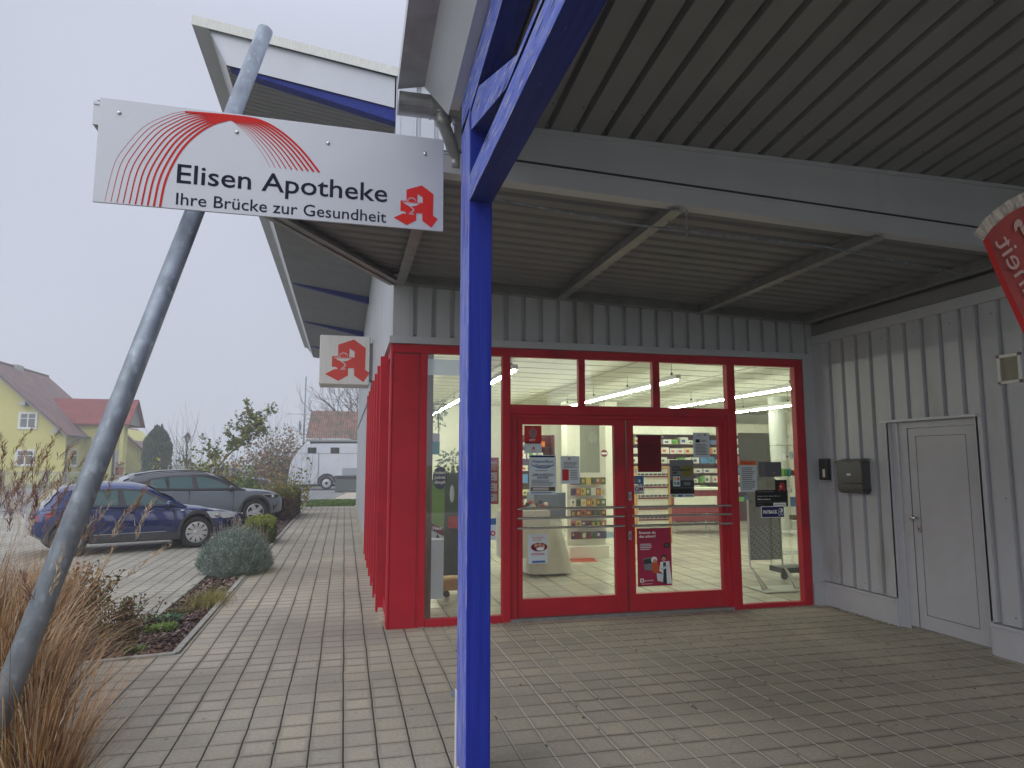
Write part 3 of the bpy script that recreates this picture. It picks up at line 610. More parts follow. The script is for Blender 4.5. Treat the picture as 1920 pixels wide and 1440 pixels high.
SY = 3.75
sg = thing('shop_sign', 'large silver sign board with red bridge arcs reading Elisen Apotheke', 'sign', tuple(at(510, 300, 'y', SY)))
c0, c1, c2, c3 = (at(188, 182, 'y', SY), at(832, 262, 'y', SY), at(831, 434, 'y', SY), at(173, 378, 'y', SY))
mb = MB(); mb.add([c0, c1, c2, c3] + [v + Vector((0, .012, 0)) for v in (c0, c1, c2, c3)], [(3, 2, 1, 0), (4, 5, 6, 7), (0, 1, 5, 4), (1, 2, 6, 5), (2, 3, 7, 6), (3, 0, 4, 7)])
fixn(mb.build('board', M_board, sg, bevel=.002))
mb = MB()
for px, py in ((223, 211), (444, 247), (615, 268), (797, 288)): 
    p = at(px, py, 'y', SY - .004); mb.ball(p, .011, 10, (1, .5, 1)); 
    b = MB(); b.ball(p, .0105, 10, (1, .55, 1)); b.build('rivet', M_steel, sg, smooth=True)
# arcs
Lo = [(588,1132),(640,930),(700,830),(800,720),(900,665),(1040,627),(1290,648)]
Li = [(899,1163),(925,1035),(965,935),(1030,830),(1110,752),(1200,698),(1300,670)]
Ri = [(1150,640),(1290,674),(1345,712),(1400,765),(1450,825),(1490,885),(1517,940)]
Ro = [(1040,629),(1200,641),(1400,662),(1500,692),(1600,755),(1700,848),(1795,968)]
mb = MB(); mb.use(M_signal)
def arc(pts, w0, lift):
    q = [at(x / 3, y / 3, 'y', SY - .0015 - lift) for x, y in cr(pts, 10)]
    L_, R_ = [], []
    for i, p in enumerate(q):
        d = (q[min(i + 1, len(q) - 1)] - q[max(i - 1, 0)]).normalized(); s = Vector((-d.z, 0, d.x)) * w0 / 2; L_.append(p + s); R_.append(p - s)
    n = len(q); mb.add(L_ + R_, [(i, i + 1, n + i + 1, n + i) for i in range(n - 1)])
for k in range(10):
    t = k / 9; wd = .0016 + .0095 * t
    arc([(a[0] + (b[0] - a[0]) * t, a[1] + (b[1] - a[1]) * t) for a, b in zip(Lo, Li)], wd, .0001 * k)
    arc([(a[0] + (b[0] - a[0]) * t, a[1] + (b[1] - a[1]) * t) for a, b in zip(Ri, Ro)], wd, .0011 + .0001 * k)
mb.build('bridge_arcs', None, sg)
mb = MB(); mb.use(M_ink)
def line(body, p0, p1, hpx, bold=0.):
    a, b = at(*p0, 'y', SY - .002), at(*p1, 'y', SY - .002); u = (b - a).normalized()
    text(mb, body, a, u, (0, 0, 1), (b - a).length, hpx, bold)
hE = at(331, 304, 'y', SY).z - at(331, 341, 'y', SY).z; hI = at(331, 359, 'y', SY).z - at(331, 382.5, 'y', SY).z
line('Elisen Apotheke', (331, 342), (726, 379), hE, .008); mb.build('name_lettering', None, sg); mb = MB(); mb.use(M_ink); line('Ihre Brücke zur Gesundheit', (329.5, 383), (724, 417.5), hI, .004)
mb.build('slogan_lettering', None, sg)
mb = MB(); e0 = at(738, 412, 'y', SY - .002); eh = at(780, 346, 'y', SY).z - at(780, 424, 'y', SY).z; e0.z = at(770, 424, 'y', SY).z
emblem(mb, e0, eh, M_signal, M_board); mb.build('emblem', None, sg)
mb = MB()
for zz in (.12, .42):
    z = c3.z + zz; mb.box(c3.x + .05, SY + .014, z - .02, c2.x - .05, SY + .05, z + .02)
mb.build('back_rail', M_zinc, sg)
pole = thing('sign_pole', 'leaning galvanised steel pole carrying the large silver sign', 'pole', (-1.57, 3.13, 0))
mb = MB(); a = Vector((-1.57, 3.13, -.1)); pts = [a, Vector((-1.21, 3.40, 1.0)), Vector((-.865, 4.02 - .08, 2.974)), Vector((-.72, 4.22, 3.85)), Vector((-.615, 4.52, 4.62))]
# straight pole fitted through the sighted points
t0, t1 = at(497, 58, 'y', 4.44), at(72, 1150, 'y', 3.34)
d = (t1 - t0); foot = t0 + d * ((t0.z + .1) / -d.z)
mb.tube([foot, t0], .049, 40); mb.lathe([(.0, .0)], tuple(t0), 'z', 3); mb.build('shaft', M_galv, pole, smooth=True)
smooth_by_angle(pole.children[0], 60) if False else None
d.normalize(); nrm = d.orthogonal().normalized(); mb = MB(); mb.ball(t0, .048, 20, (1, 1, .25)); mb.build('cap', M_galv, pole, smooth=True)
mb = MB(); mb.tube([foot + Vector((0, 0, .08)), foot + Vector((0, 0, .11))], .13, 20); mb.build('base_plate', M_galv, pole)

# ------------------------------------------------------------------ light box with the emblem on the side wall
M_box = mat('light_box_face', (.66, .66, .64), .4, var=.05, scale=6, stretch=(3, 3, .3), dirt=(.55, .54, .50), dscale=2, dthr=.62)
YL = 12.1; a, b = at(600.5, 627.5, 'y', YL), at(697.5, 722, 'y', YL)
lb = thing('light_box', 'square white box sign with a red gothic A on the long side wall', 'sign', ((a.x + b.x) / 2, YL, (a.z + b.z) / 2))
mb = MB(); mb.box(a.x, YL, b.z, XC - .05, YL + .62, a.z); mb.build('case', M_box, lb, bevel=.012)
mb = MB(); mb.box(XC - .05, YL + .1, b.z + .1, XC, YL + .5, a.z - .1); mb.build('wall_mount', M_sheet, lb)
mb = MB(); eo = at(608.7, 716, 'y', YL - .004); eo.z = at(660, 716, 'y', YL).z; eh = at(659, 636.5, 'y', YL).z - eo.z; emblem(mb, eo, eh, flat('emblem_red', (.60, .035, .022), .4), M_box); mb.build('emblem', None, lb)
mb = MB(); mb.box(XC - .06, YL - .003, b.z, XC - .055, YL - .001, a.z); mb.build('seam', M_black, lb)

# ------------------------------------------------------------------ letter box, bell unit
M_anth = mat('anthracite_metal', (.085, .085, .085), .38, .5, var=.08, scale=40)
p, q = at(1568, 862, 'x', XW - .11), at(1608, 930, 'x', XW - .11); y0, y1 = q.y, p.y
mbx = thing('letter_box', 'dark grey metal letter box with a newspaper roll on the ribbed annex wall', 'letter box', (XW, (y0 + y1) / 2, q.z))
y0 = at(1618, 930, 'x', XW - .11).y
zt, zb = p.z, at(1585, 925, 'x', XW - .11).z
mb = MB(); mb.box(XW - .115, y0, zb + .11, XW, y1, zt - .012); mb.build('body', M_anth, mbx, bevel=.006)
mb = MB(); mb.add([(XW - .135, y0 - .008, zt - .02), (XW - .135, y1 + .008, zt - .02), (XW, y1 + .008, zt + .012), (XW, y0 - .008, zt + .012), (XW - .135, y0 - .008, zt - .035), (XW - .135, y1 + .008, zt - .035)], [(0, 1, 2, 3), (0, 4, 5, 1)]); mb.build('lid', M_anth, mbx)
mb = MB(); ym = (y0 + y1) / 2; pr = [(XW - .055 - .055 * math.cos(t), zb + .055 - .055 * math.sin(t)) for t in [i * math.pi / 12 for i in range(13)]] + [(XW, zb + .105), (XW - .11, zb + .105)]
mb.prism(pr, 'y', y0, y1); fixn(mb.build('newspaper_roll', M_anth, mbx))
mb = MB(); mb.prism([(x * 1, z) for x, z in pr][:-2] , 'y', y0 - .002, y0 - .0005); mb.build('roll_opening', M_black, mbx)
mb = MB(); mb.box(XW - .117, ym - .03, zb + .19, XW - .1152, ym + .03, zb + .212); mb.build('name_plate', M_white, mbx)
mb = MB(); mb.lathe([(0, -.119), (.006, -.119), (.006, -.115)], (XW, ym, zt - .05), 'x', 10); mb.build('lock', M_steel, mbx)
p, q = at(1534, 860, 'x', XW - .06), at(1551, 900, 'x', XW - .06)
bell = thing('bell_unit', 'small black night bell unit with a white label beside the letter box', 'doorbell', (XW, p.y, q.z))
mb = MB(); mb.box(XW - .06, q.y, q.z, XW, p.y, p.z); mb.build('case', M_black, bell, bevel=.008)
mb = MB(); mb.box(XW - .0615, q.y + .03, q.z + .03, XW - .0602, q.y + .07, q.z + .12); mb.build('label', M_white, bell)
mb = MB(); mb.box(XW - .08, q.y - .01, q.z - .018, XW, p.y + .01, q.z - .006); mb.build('shelf', M_sheet, bell)

# ------------------------------------------------------------------ red feather flag at the right edge (seen from behind)
FY = 2.35
fl = thing('feather_flag', 'red feather flag with white hem and mirrored white lettering hanging at the right edge', 'flag', tuple(at(1990, 1400, 'y', FY)))
def fp(px, py, dy=0): return at(px, py, 'y', FY + dy)
hem_o = cr([(1825, 440), (1845, 412), (1872, 388), (1900, 370), (1945, 352), (2010, 345), (2090, 370)], 5)
hem_i = cr([(1843, 452), (1858, 430), (1883, 407), (1908, 391), (1948, 376), (2006, 370), (2070, 392)], 5)
low = cr([(1843, 452), (1868, 515), (1900, 585), (1945, 680), (2000, 790), (2060, 900)], 6)
mb = MB(); n = len(hem_o)
fold = lambda i: .008 * math.sin(i * 1.7)
mb.add([fp(*p, fold(i)) for i, p in enumerate(hem_o)] + [fp(*p, fold(i + .5)) for i, p in enumerate(hem_i)], [(i, i + 1, n + i + 1, n + i) for i in range(n - 1)])
mb.build('hem', mat('white_hem', (.45, .40, .36), .9, var=.25, scale=30, bump=.6, bscale=60), fl)
M_flag = mat('flag_cloth', (.34, .060, .058), .85, var=.08, scale=10, bump=.1, bscale=300); M_fedge = mat('flag_edge', (.42, .012, .012), .8)
mb = MB(); mb.use(M_flag); G = 10
right = [(2070 + i * 3, 392 + i * (1000 - 392) / (len(low) - 1)) for i in range(len(low))]
grid = []
for j, (a, b) in enumerate(zip(low, right)):
    for i in range(G + 1):
        t = i / G; x = a[0] + (b[0] - a[0]) * t; y = a[1] + (b[1] - a[1]) * t
        if j == 0: x, y = hem_i[round(t * (len(hem_i) - 1))]
        grid.append(fp(x, y, .012 * math.sin(i * 1.1 + j * .2) - (.0 if j else 0)))
mb.add(grid, [(j * (G + 1) + i, j * (G + 1) + i + 1, (j + 1) * (G + 1) + i + 1, (j + 1) * (G + 1) + i) for j in range(len(low) - 1) for i in range(G)])
mb.build('cloth', None, fl, smooth=True)
mb = MB(); n = len(low); mb.add([fp(*p, -.004) for p in low] + [fp(p[0] + 10, p[1] - 5, -.004) for p in low], [(i, i + 1, n + i + 1, n + i) for i in range(n - 1)]); mb.build('edge_seam', M_fedge, fl)
mb = MB(); mb.use(flat('flag_letters', (.52, .36, .34), .8))
def mirrored(body, px0, px1, hp, shift):
    vs, fs, x0, x1, y0, y1 = glyphs(body, .0); a, b = fp(*px0, -.02), fp(*px1, -.02); u = (b - a); W = u.length; u.normalize(); v = Vector((u.z, 0, -u.x)) * 1
    s = W / (x1 - x0); mb.add([a + u * ((p.x - x0) * s) + v * (p.y * s) * hp for p in vs], fs)
mirrored('Gesundheit', (2020, 745), (1863, 454), -1.0, 0) if False else None
vs, fs, x0, x1, y0, y1 = glyphs('Gesundheit', .0)
a, b = fp(2010, 715, -.02), fp(1862, 457, -.02)      # text ends at the top, runs upward along the edge; seen mirrored
u = (b - a).normalized(); s = (b - a).length / (x1 - x0); v = Vector((-u.z, 0, u.x)); v = v if v.x > 0 else -v
mb.add([a + u * ((p.x - x0) * s) + v * (p.y * s + .012) for p in vs], fs)
mb.build('lettering', None, fl); mb = MB(); mb.use(MATS['flag_letters'])
vs, fs, x0, x1, y0, y1 = glyphs('geht,', .02); a, b = fp(2010, 560, -.02), fp(1903, 415, -.02); u = (b - a).normalized(); s = (b - a).length / (x1 - x0); v = Vector((-u.z, 0, u.x)); v = v if v.x > 0 else -v
mb.add([a + u * ((p.x - x0) * s) + v * (p.y * s) for p in vs], fs)
mb.build('lettering', None, fl)
mb = MB(); mb.tube([at(2080, 1500, 'y', FY), at(2085, 700, 'y', FY), at(2080, 420, 'y', FY), at(2040, 352, 'y', FY)], .012, 8); mb.lathe([(.2, 0), (.2, .03), (.03, .05)], (at(2080, 1500, 'y', FY).x, FY, 0), 'z', 20); mb.build('mast', M_steel, fl)
# ------------------------------------------------------------------ posters and notices on the glass
C_ = {}
def ink(name, c, r=.5):
    if name not in C_: C_[name] = flat('print_' + name, srgb(*c), .8, spec=.15)
    return C_[name]
ink('white', (235, 238, 240)); ink('paper', (205, 218, 226)); ink('red', (190, 45, 45)); ink('maroon', (110, 25, 40)); ink('pink', (165, 40, 75)); ink('navy', (30, 35, 95)); ink('blue', (70, 110, 165)); ink('black', (30, 30, 34)); ink('grey', (120, 125, 130)); ink('olive', (125, 120, 60)); ink('orange', (205, 90, 50)); ink('skin', (200, 150, 125)); ink('green', (120, 165, 80)); ink('teal', (70, 165, 175)); ink('brown', (95, 80, 60)); ink('dark', (50, 60, 66)); ink('lilac', (120, 60, 90)); ink('yellow', (215, 185, 70)); ink('darkred', (75, 16, 26)); ink('orange2', (215, 110, 60)); ink('hair', (60, 40, 32))
def poster(name, label, cat, px, Y, base, items, group=None, sag=0):
    """px = photo corners (x0,y0,x1,y1) on the plane y = Y; items in 0..1 sheet coordinates, v up"""
    a, b = at(px[0], px[1], 'y', Y), at(px[2], px[3], 'y', Y); W, H = b.x - a.x, a.z - b.z
    t = thing(name, label, cat, ((a.x + b.x) / 2, Y, b.z), group)
    mb = MB(); mb.box(a.x, Y - .001, b.z, b.x, Y + .001, a.z); mb.build('sheet', C_[base], t)
    mb = MB(); d = .0016
    P = lambda u, v, k=0: Vector((a.x + u * W, Y - d - k * .0004, b.z + v * H))
    for k, it in enumerate(items):
        if it[0] == 'bar': mb.use(C_[it[5]]).quad(P(it[1], it[2], k), P(it[3], it[2], k), P(it[3], it[4], k), P(it[1], it[4], k))
        elif it[0] == 't': text(mb, it[1], P(it[2], it[3], k), (1, 0, 0), (0, 0, 1), it[4] * W, it[5] * H, it[7] if len(it) > 7 else .01, C_[it[6]])
        elif it[0] == 'ln':
            n = it[5]
            for i in range(n):
                v = it[4] - (it[4] - it[2]) * (i + .5) / n; hh = (it[4] - it[2]) / n * .22; e = it[3] - random.random() * .25 * (it[3] - it[1])
                mb.use(C_[it[6]]).quad(P(it[1], v - hh, k), P(e, v - hh, k), P(e, v + hh, k), P(it[1], v + hh, k))
        elif it[0] == 'el': mb.use(C_[it[5]]); n = 18; mb.add([P(it[1] + it[3] * math.cos(2 * math.pi * i / n), it[2] + it[4] * math.sin(2 * math.pi * i / n), k) for i in range(n)], [tuple(range(n))])
        elif it[0] == 'pg': mb.use(C_[it[2]]).add([P(u, v, k) for u, v in it[1]], [tuple(range(len(it[1])))])
        elif it[0] == 'em': emblem(mb, P(it[1], it[2], k), it[3] * H, C_[it[4]], C_[it[5]])
    if items: mb.build('print', None, t)
    return t
YG = YD + .024; YW = YS + .036
poster('poster', 'red and white poster with raised hands, top left in the left door', 'poster', (983, 798, 1015.5, 850), YG, 'paper',
  [('bar', 0, .36, 1, 1, 'red'), ('pg', [(.32, .62), (.5, .52), (.68, .62), (.74, .78), (.62, .92), (.5, .98), (.38, .92), (.26, .78)], 'grey'), ('ln', .34, .66, .66, .94, 4, 'red'), ('t', 'MIT', .3, .44, .35, .08, 'white'), ('t', 'HERZ & HAND', .1, .34, .8, .08, 'black', .03), ('em', .42, .12, .12, 'red', 'white'), ('bar', .3, .07, .7, .085, 'red')])
poster('poster', 'blue and white event poster reading Der Kurstall Adonis in the left door', 'poster', (992, 853, 1043, 927), YG, 'paper',
  [('bar', .04, .94, .95, .985, 'navy'), ('t', 'Wiedereröffnung', .1, .80, .8, .08, 'blue', .02), ('t', 'Theaterstück', .22, .70, .56, .07, 'navy', .01), ('pg', [(.02, .88), (.1, .73), (.35, .66), (.65, .66), (.9, .73), (.98, .88), (.9, .76), (.65, .69), (.35, .69), (.1, .76)], 'blue'), ('ln', .22, .58, .8, .62, 1, 'grey'), ('t', '„DER KURSTALL-', .1, .47, .82, .06, 'navy', .02), ('t', 'ADONIS"', .28, .40, .45, .06, 'navy', .02), ('ln', .08, .22, .92, .38, 5, 'grey'), ('bar', .05, .09, .95, .19, 'brown'), ('ln', .12, .10, .9, .18, 2, 'white'), ('ln', .06, .02, .9, .07, 1, 'blue')])
poster('notice', 'pale notice with a red box and a small emblem, right of the event poster', 'notice', (1051, 855, 1087, 907), YG, 'paper',
  [('em', .38, .86, .10, 'red', 'white'), ('ln', .15, .56, .92, .80, 5, 'grey'), ('bar', .08, .12, .42, .52, 'red'), ('ln', .5, .14, .95, .5, 6, 'grey')])
poster('poster', 'white poster with a round group photo, low in the left door', 'poster', (990, 1002, 1027, 1056), YG, 'paper',
  [('t', 'Gemeinsam', .2, .86, .6, .06, 'red'), ('t', 'gesund!', .25, .78, .4, .06, 'orange'), ('el', .56, .56, .42, .15, 'maroon'), ('el', .4, .62, .09, .07, 'skin'), ('el', .6, .64, .09, .07, 'skin'), ('el', .78, .58, .08, .07, 'skin'), ('el', .62, .50, .2, .06, 'white'), ('ln', .15, .28, .9, .36, 2, 'red'), ('bar', .2, .03, .86, .1, 'blue')])
poster('price_poster', 'red price poster with white fields standing behind the left pane', 'poster', (905, 858, 935, 945), YW + .25, 'red',
  [('t', 'UNSER', .08, .86, .84, .07, 'white', .03), ('t', 'PREIS!', .08, .74, .84, .09, 'white', .03), ('bar', .06, .5, .9, .68, 'white'), ('bar', .06, .27, .9, .45, 'white'), ('bar', .06, .06, .9, .22, 'white'), ('ln', .14, .08, .7, .64, 10, 'grey')])
poster('notice', 'dark red notice taped in the right door at eye height', 'notice', (1195, 816, 1240.5, 885), YG, 'maroon',
  [('t', 'Hinweis', .3, .84, .4, .05, 'darkred'), ('ln', .12, .2, .88, .78, 12, 'darkred'), ('t', 'Danke', .35, .1, .3, .05, 'darkred')])
for px, py, wh_ in ((1190, 818, 'upper left'), (1242, 819, 'upper right'), (1192, 884, 'lower left'), (1241, 885, 'lower right')):
    p = at(px, py, 'y', YG); mb = MB(); mb.box(p.x - .013, YG - .0035, p.z - .012, p.x + .013, YG - .0025, p.z + .012)
    tag(mb.build('tape_strip', C_['white']), f'bit of white tape at the {wh_} corner of the dark red notice', 'tape', 'tape on the door glass')
poster('letter', 'pale blue letter in the upper right of the right door', 'notice', (1299, 811, 1331, 858), YG, 'grey', [('bar', .0, .0, 1, 1, 'paper'), ('em', .66, .86, .1, 'grey', 'paper'), ('t', 'Info', .28, .86, .2, .04, 'black'), ('bar', .15, .60, .4, .73, 'black'), ('ln', .45, .62, .85, .72, 2, 'grey'), ('ln', .12, .1, .9, .55, 8, 'grey')])
poster('app_poster', 'dark grey and olive poster reading Local Information App in the right door', 'poster', (1255, 862, 1302, 932), YG, 'grey',
  [('bar', 0, 0, 1, .08, 'paper'), ('bar', 0, .10, 1, .24, 'black'), ('el', .72, .70, .26, .16, 'olive'), ('bar', 0, .25, 1, .45, 'dark'), ('t', 'LOCAL', .10, .78, .34, .06, 'black', .03), ('t', 'INFORMATION', .10, .70, .74, .06, 'black', .03), ('t', 'APP', .10, .62, .2, .06, 'black', .03), ('bar', .10, .27, .44, .58, 'black'), ('bar', .12, .29, .42, .56, 'paper'), ('bar', .16, .45, .25, .53, 'yellow'), ('bar', .29, .45, .38, .53, 'orange'), ('bar', .16, .33, .25, .41, 'green'), ('bar', .29, .33, .38, .41, 'blue'), ('bar', .56, .32, .85, .40, 'grey'), ('bar', .05, .015, .2, .065, 'green'), ('bar', .3, .015, .5, .065, 'blue'), ('ln', .58, .01, .95, .07, 1, 'grey')])
poster('sticker', 'small blue window sticker above the QM sticker', 'sticker', (1189, 892, 1207, 908), YG, 'blue', [('el', .55, .4, .12, .2, 'paper'), ('bar', .12, .1, .35, .8, 'grey')])
poster('sticker', 'small square grey sticker reading QM beside the door lock', 'sticker', (1188, 910, 1208, 926), YG, 'grey', [('bar', .03, .04, .97, .96, 'paper'), ('t', 'QM', .12, .38, .76, .42, 'maroon', .03), ('ln', .14, .1, .86, .26, 1, 'grey')])
poster('advert_poster', 'pink poster asking Scannst du das schon, low in the right door', 'poster', (1194, 991, 1260.5, 1097), YG, 'pink',
  [('t', 'Scannst du', .06, .905, .48, .045, 'white', .03), ('t', 'das schon?', .06, .84, .48, .045, 'white', .03), ('ln', .06, .765, .62, .81, 2, 'lilac'), ('ln', .08, .62, .45, .74, 4, 'paper'),
   ('bar', .78, .655, .94, .73, 'black'), ('ln', .81, .67, .92, .715, 2, 'grey'),
   ('pg', [(.16, .48), (.5, .50), (.52, .26), (.2, .28)], 'grey'), ('pg', [(.18, .46), (.48, .48), (.5, .40), (.18, .38)], 'dark'), ('el', .48, .45, .09, .055, 'white'), ('el', .50, .42, .06, .045, 'skin'), ('pg', [(.40, .40), (.60, .40), (.62, .22), (.44, .22)], 'orange'),
   ('pg', [(.66, .41), (.92, .42), (.99, .03), (.78, .03), (.74, .2), (.62, .26)], 'white'), ('pg', [(.74, .40), (.82, .40), (.84, .03), (.74, .03)], 'dark'), ('el', .76, .475, .065, .055, 'skin'), ('pg', [(.68, .50), (.76, .54), (.84, .50), (.83, .47), (.76, .51), (.69, .47)], 'hair'), ('pg', [(.66, .30), (.9, .36), (.92, .33), (.70, .26)], 'paper'),
   ('pg', [(.54, .22), (.74, .2), (.72, .06), (.56, .09)], 'paper'), ('bar', .06, .07, .16, .135, 'white'), ('bar', .085, .085, .135, .12, 'pink'), ('t', 'gesund.de', .18, .09, .26, .025, 'white', .01), ('ln', .08, .035, .5, .05, 1, 'paper')])
poster('notice', 'white list with an orange heading in the right window', 'notice', (1386, 864, 1420, 922), YW, 'paper', [('bar', 0, .86, 1, 1, 'orange2'), ('t', 'Notdienst', .18, .89, .6, .06, 'red'), ('ln', .12, .06, .9, .8, 12, 'grey')])
oh = thing('opening_hours_sign', 'black opening hours sign with a red A, inside the right window', 'sign', tuple(at(1447, 950, 'y', YW)))
mb = MB(); Y = YW - .002; a, b, c = at(1416, 919, 'y', Y), at(1478, 949.5, 'y', Y), at(1453, 900, 'y', Y)
mb.box(a.x, Y, b.z, b.x, Y + .002, a.z); mb.box(c.x, Y, a.z, at(1475, 900, 'y', Y).x, Y + .002, c.z); mb.build('sheet', C_['black'], oh)
mb = MB(); Y -= .001
def tl(body, x0, y0, x1, hp, m, bold=.005): 
    p, q = at(x0, y0, 'y', Y), at(x1, y0, 'y', Y); text(mb, body, p, (1, 0, 0), (0, 0, 1), q.x - p.x, hp * .0057, bold, C_[m])
tl('Elisen Apotheke', 1420, 923, 1450, 3.2, 'grey'); tl('Inhaber Oliver Müller-Pfaff e. K.', 1420, 931.5, 1464, 2.2, 'paper', 0); tl('Öffnungszeiten:', 1420, 937.5, 1445, 2.6, 'white', .02); tl('Montag bis Freitag:', 1420, 942.5, 1448, 2.2, 'grey', 0); tl('8.15 - 18.00 Uhr', 1451, 942, 1474, 2.2, 'grey', 0); tl('Samstag:', 1420, 947.5, 1433, 2.2, 'grey', 0)
p, q = at(1450, 942.8, 'y', Y), at(1474, 948.6, 'y', Y); mb.use(C_['white']).quad((p.x, Y, q.z), (q.x, Y, q.z), (q.x, Y, p.z), (p.x, Y, p.z)); Y -= .001; tl('geschlossen', 1452, 947.3, 1472, 2.5, 'black', .01)
e = at(1458.5, 921, 'y', Y); emblem(mb, e, .10, C_['red'], C_['white']); mb.build('print', None, oh)
poster('sticker', 'blue sticker with white border reading PAYBACK in the right window', 'sticker', (1427, 949.5, 1471, 970), YW - .006, 'white', [('bar', .02, .05, .98, .95, 'navy'), ('t', 'PAYBACK', .08, .36, .62, .30, 'white', .05), ('el', .78, .36, .06, .2, 'paper'), ('el', .78, .36, .04, .14, 'navy'), ('el', .88, .62, .06, .2, 'white'), ('el', .80, .64, .055, .18, 'paper'), ('el', .80, .64, .035, .12, 'navy'), ('el', .9, .36, .055, .18, 'paper'), ('el', .9, .36, .035, .12, 'navy')])
poster('sticker', 'pale sticker with a red ring low in the pane beside the blue post', 'sticker', (918, 972, 930, 1012), YW, 'blue', [('bar', 0, 0, 1, 1, 'paper'), ('bar', 0, .7, 1, 1, 'blue'), ('el', .5, .3, .4, .12, 'red'), ('el', .5, .3, .2, .06, 'paper')])
p, q = at(795, 672.5, 'y', YW), at(870, 705, 'y', YW); mb = MB(); mb.box(p.x, YW, q.z, q.x, YW + .001, p.z)
tag(mb.build('frosted_strip', glass('frosted_film', (.80, .86, .92), 1.5, .3, .42)), 'frosted film band across the top of the leftmost window', 'window film')

# ------------------------------------------------------------------ inside the shop
M_tube = emit('tube_light', (.93, 1, .82), 74); M_fix = flat('light_housing', (.60, .62, .58), .5)
def fix(x, y, z, first, tag_):
    t = thing('strip_light', tag_, 'ceiling light', (x, y, z), 'fluorescent strip lights in the shop')
    mb = MB(); mb.box(x - .035, y, z, x + .035, y + 1.5, z + .06); mb.build('housing', M_fix, t)
    mb = MB(); mb.tube([(x, y + .03, z - .018), (x, y + 1.47, z - .018)], .016, 8); mb.build('tube', M_tube, t)
    mb = MB(); mb.tube([(x, y + .2, z + .06), (x, y + .2, 3.0)], .003, 5); mb.ball((x, y + .2, z + .09), .02, 8); mb.build('chain', M_black, t)
rows = ['leftmost', 'second', 'third', 'rightmost']; order = ['nearest', 'second', 'third', 'fourth', 'fifth', 'farthest']
for r, (px, py) in enumerate(((966, 692), (1272, 710), (1497, 724), (1502, 756))):
    zz = 2.75 if r < 3 else 2.72; p = at(px, py, 'z', zz)
    if r == 3: p = at(1490, 758, 'z', zz)
    k = 0
    y = p.y - (1.55 if r == 3 else 0)
    while y < 16.2 and k < 6:
        fix(p.x, y, zz, r + k == 0, f'{order[k]} strip light in the {rows[r]} row under the shop ceiling'); y += 1.56; k += 1
lt = 0
# round column and timber post
cx = at(1463, 900, 'y', 13.2)
mb = MB(); mb.lathe([(.19, .0), (.19, 3.05)], (cx.x, 13.2, .01), 'z', 32); tag(smooth_by_angle(mb.build('round_column', mat('column_grey', (.42, .44, .40), .4, var=.03))), 'round grey column inside behind the right window', 'column')
a, b = at(797, 900, 'y', YS + .28), at(809, 900, 'y', YS + .28); mb = MB(); mb.box(a.x - .1, YS + .22, .012, b.x, YS + .40, 3.1)
tag(mb.build('timber_post', mat('raw_timber', (.19, .135, .075), .7, var=.3, scale=5, stretch=(8, 8, .6), bump=.2)), 'brown timber post just inside the leftmost window', 'post')
# red wall shelving along the back with boxes on it
M_shelf = flat('shelf_red', (.10, .012, .022), .5); M_front = flat('counter_red', (.22, .012, .025), .4)
def shelving(name, label, xa, xb, Y, z0, z1, n, cnt, grp):
    t = thing(name, label, 'shelf', ((xa + xb) / 2, Y, 0)); mb = MB(); mb.box(xa, Y + .28, 0.012, xb, Y + .32, z1); mb.build('back_panel', M_shelf, t)
    for i in range(n):
        z = z0 + (z1 - z0) * i / n; mb = MB(); mb.box(xa, Y, z - .02, xb, Y + .28, z); mb.build('shelf_board', M_shelf, t)
    mb = MB(); mb.box(xa - .03, Y, .012, xa, Y + .32, z1); mb.box(xb, Y, .012, xb + .03, Y + .32, z1); mb.build('side_panel', M_shelf, t)
    cols = [('white', (225, 225, 215)), ('green', (110, 170, 80)), ('orange', (225, 125, 60)), ('pale blue', (90, 140, 190)), ('pink', (205, 110, 130)), ('cream', (228, 215, 170))]
    ordn = ['lowest', 'second lowest', 'third', 'fourth', 'fifth', 'sixth', 'seventh', 'topmost']
    for i in range(n):
        z = z0 + (z1 - z0) * i / n; x = xa + .03; q_ = 0
        while x < xb - .2:
            nm, c = random.choice(cols); wd = random.uniform(.10, .24); hh = random.uniform(.4, .75) * (z1 - z0) / n
            k = random.randint(1, 2)
            for _ in range(k):
                if x + wd > xb - .02: break
                mb = MB(); m1, m2 = ink('b' + nm, c), ink('bw', (228, 226, 214)); mb.use(m1 if random.random() < .5 else m2).box(x, Y + .03, z + .001, x + wd, Y + .2, z + hh)
                mb.use(random.choice([m1, ink('bo', (200, 90, 50)), ink('bg', (70, 130, 70)), ink('bb', (60, 90, 150))])).box(x + wd * .15, Y + .027, z + hh * .25, x + wd * .6, Y + .0295, z + hh * .65)
                tag(mb.build('medicine_box'), f'{nm} medicine box, {ORD[(q_ := q_ + 1) - 1]} from left, {ordn[i]} board, {label.split(" ", 1)[0]} shelving', 'box', grp[i % len(grp)] + f', {ordn[i]} board, {nm}'); x += wd + .015
            x += random.uniform(.0, .07)
def gapx(px, Y): return at(px, 850, 'y', Y).x
shelving('wall_shelf', 'red wall shelving at the back behind the right door', gapx(1180, 16.5), gapx(1545, 16.5), 16.5, .55, at(1300, 815, 'y', 16.5).z, 7, 0, ['boxes on the red back shelving'])
shelving('wall_shelf', 'dark shelving at the back behind the left door', gapx(960, 16.2), gapx(1038, 16.2), 16.2, .5, at(1000, 815, 'y', 16.2).z, 6, 0, ['boxes on the dark left shelving'])
mb = MB(); z = at(1300, 815, 'y', 16.4).z; mb.box(gapx(1180, 16.4), 16.4, z, gapx(1545, 16.4), 17.8, 2.62); tag(mb.build('bulkhead', M_in), 'cream bulkhead above the red back shelving', 'bulkhead')
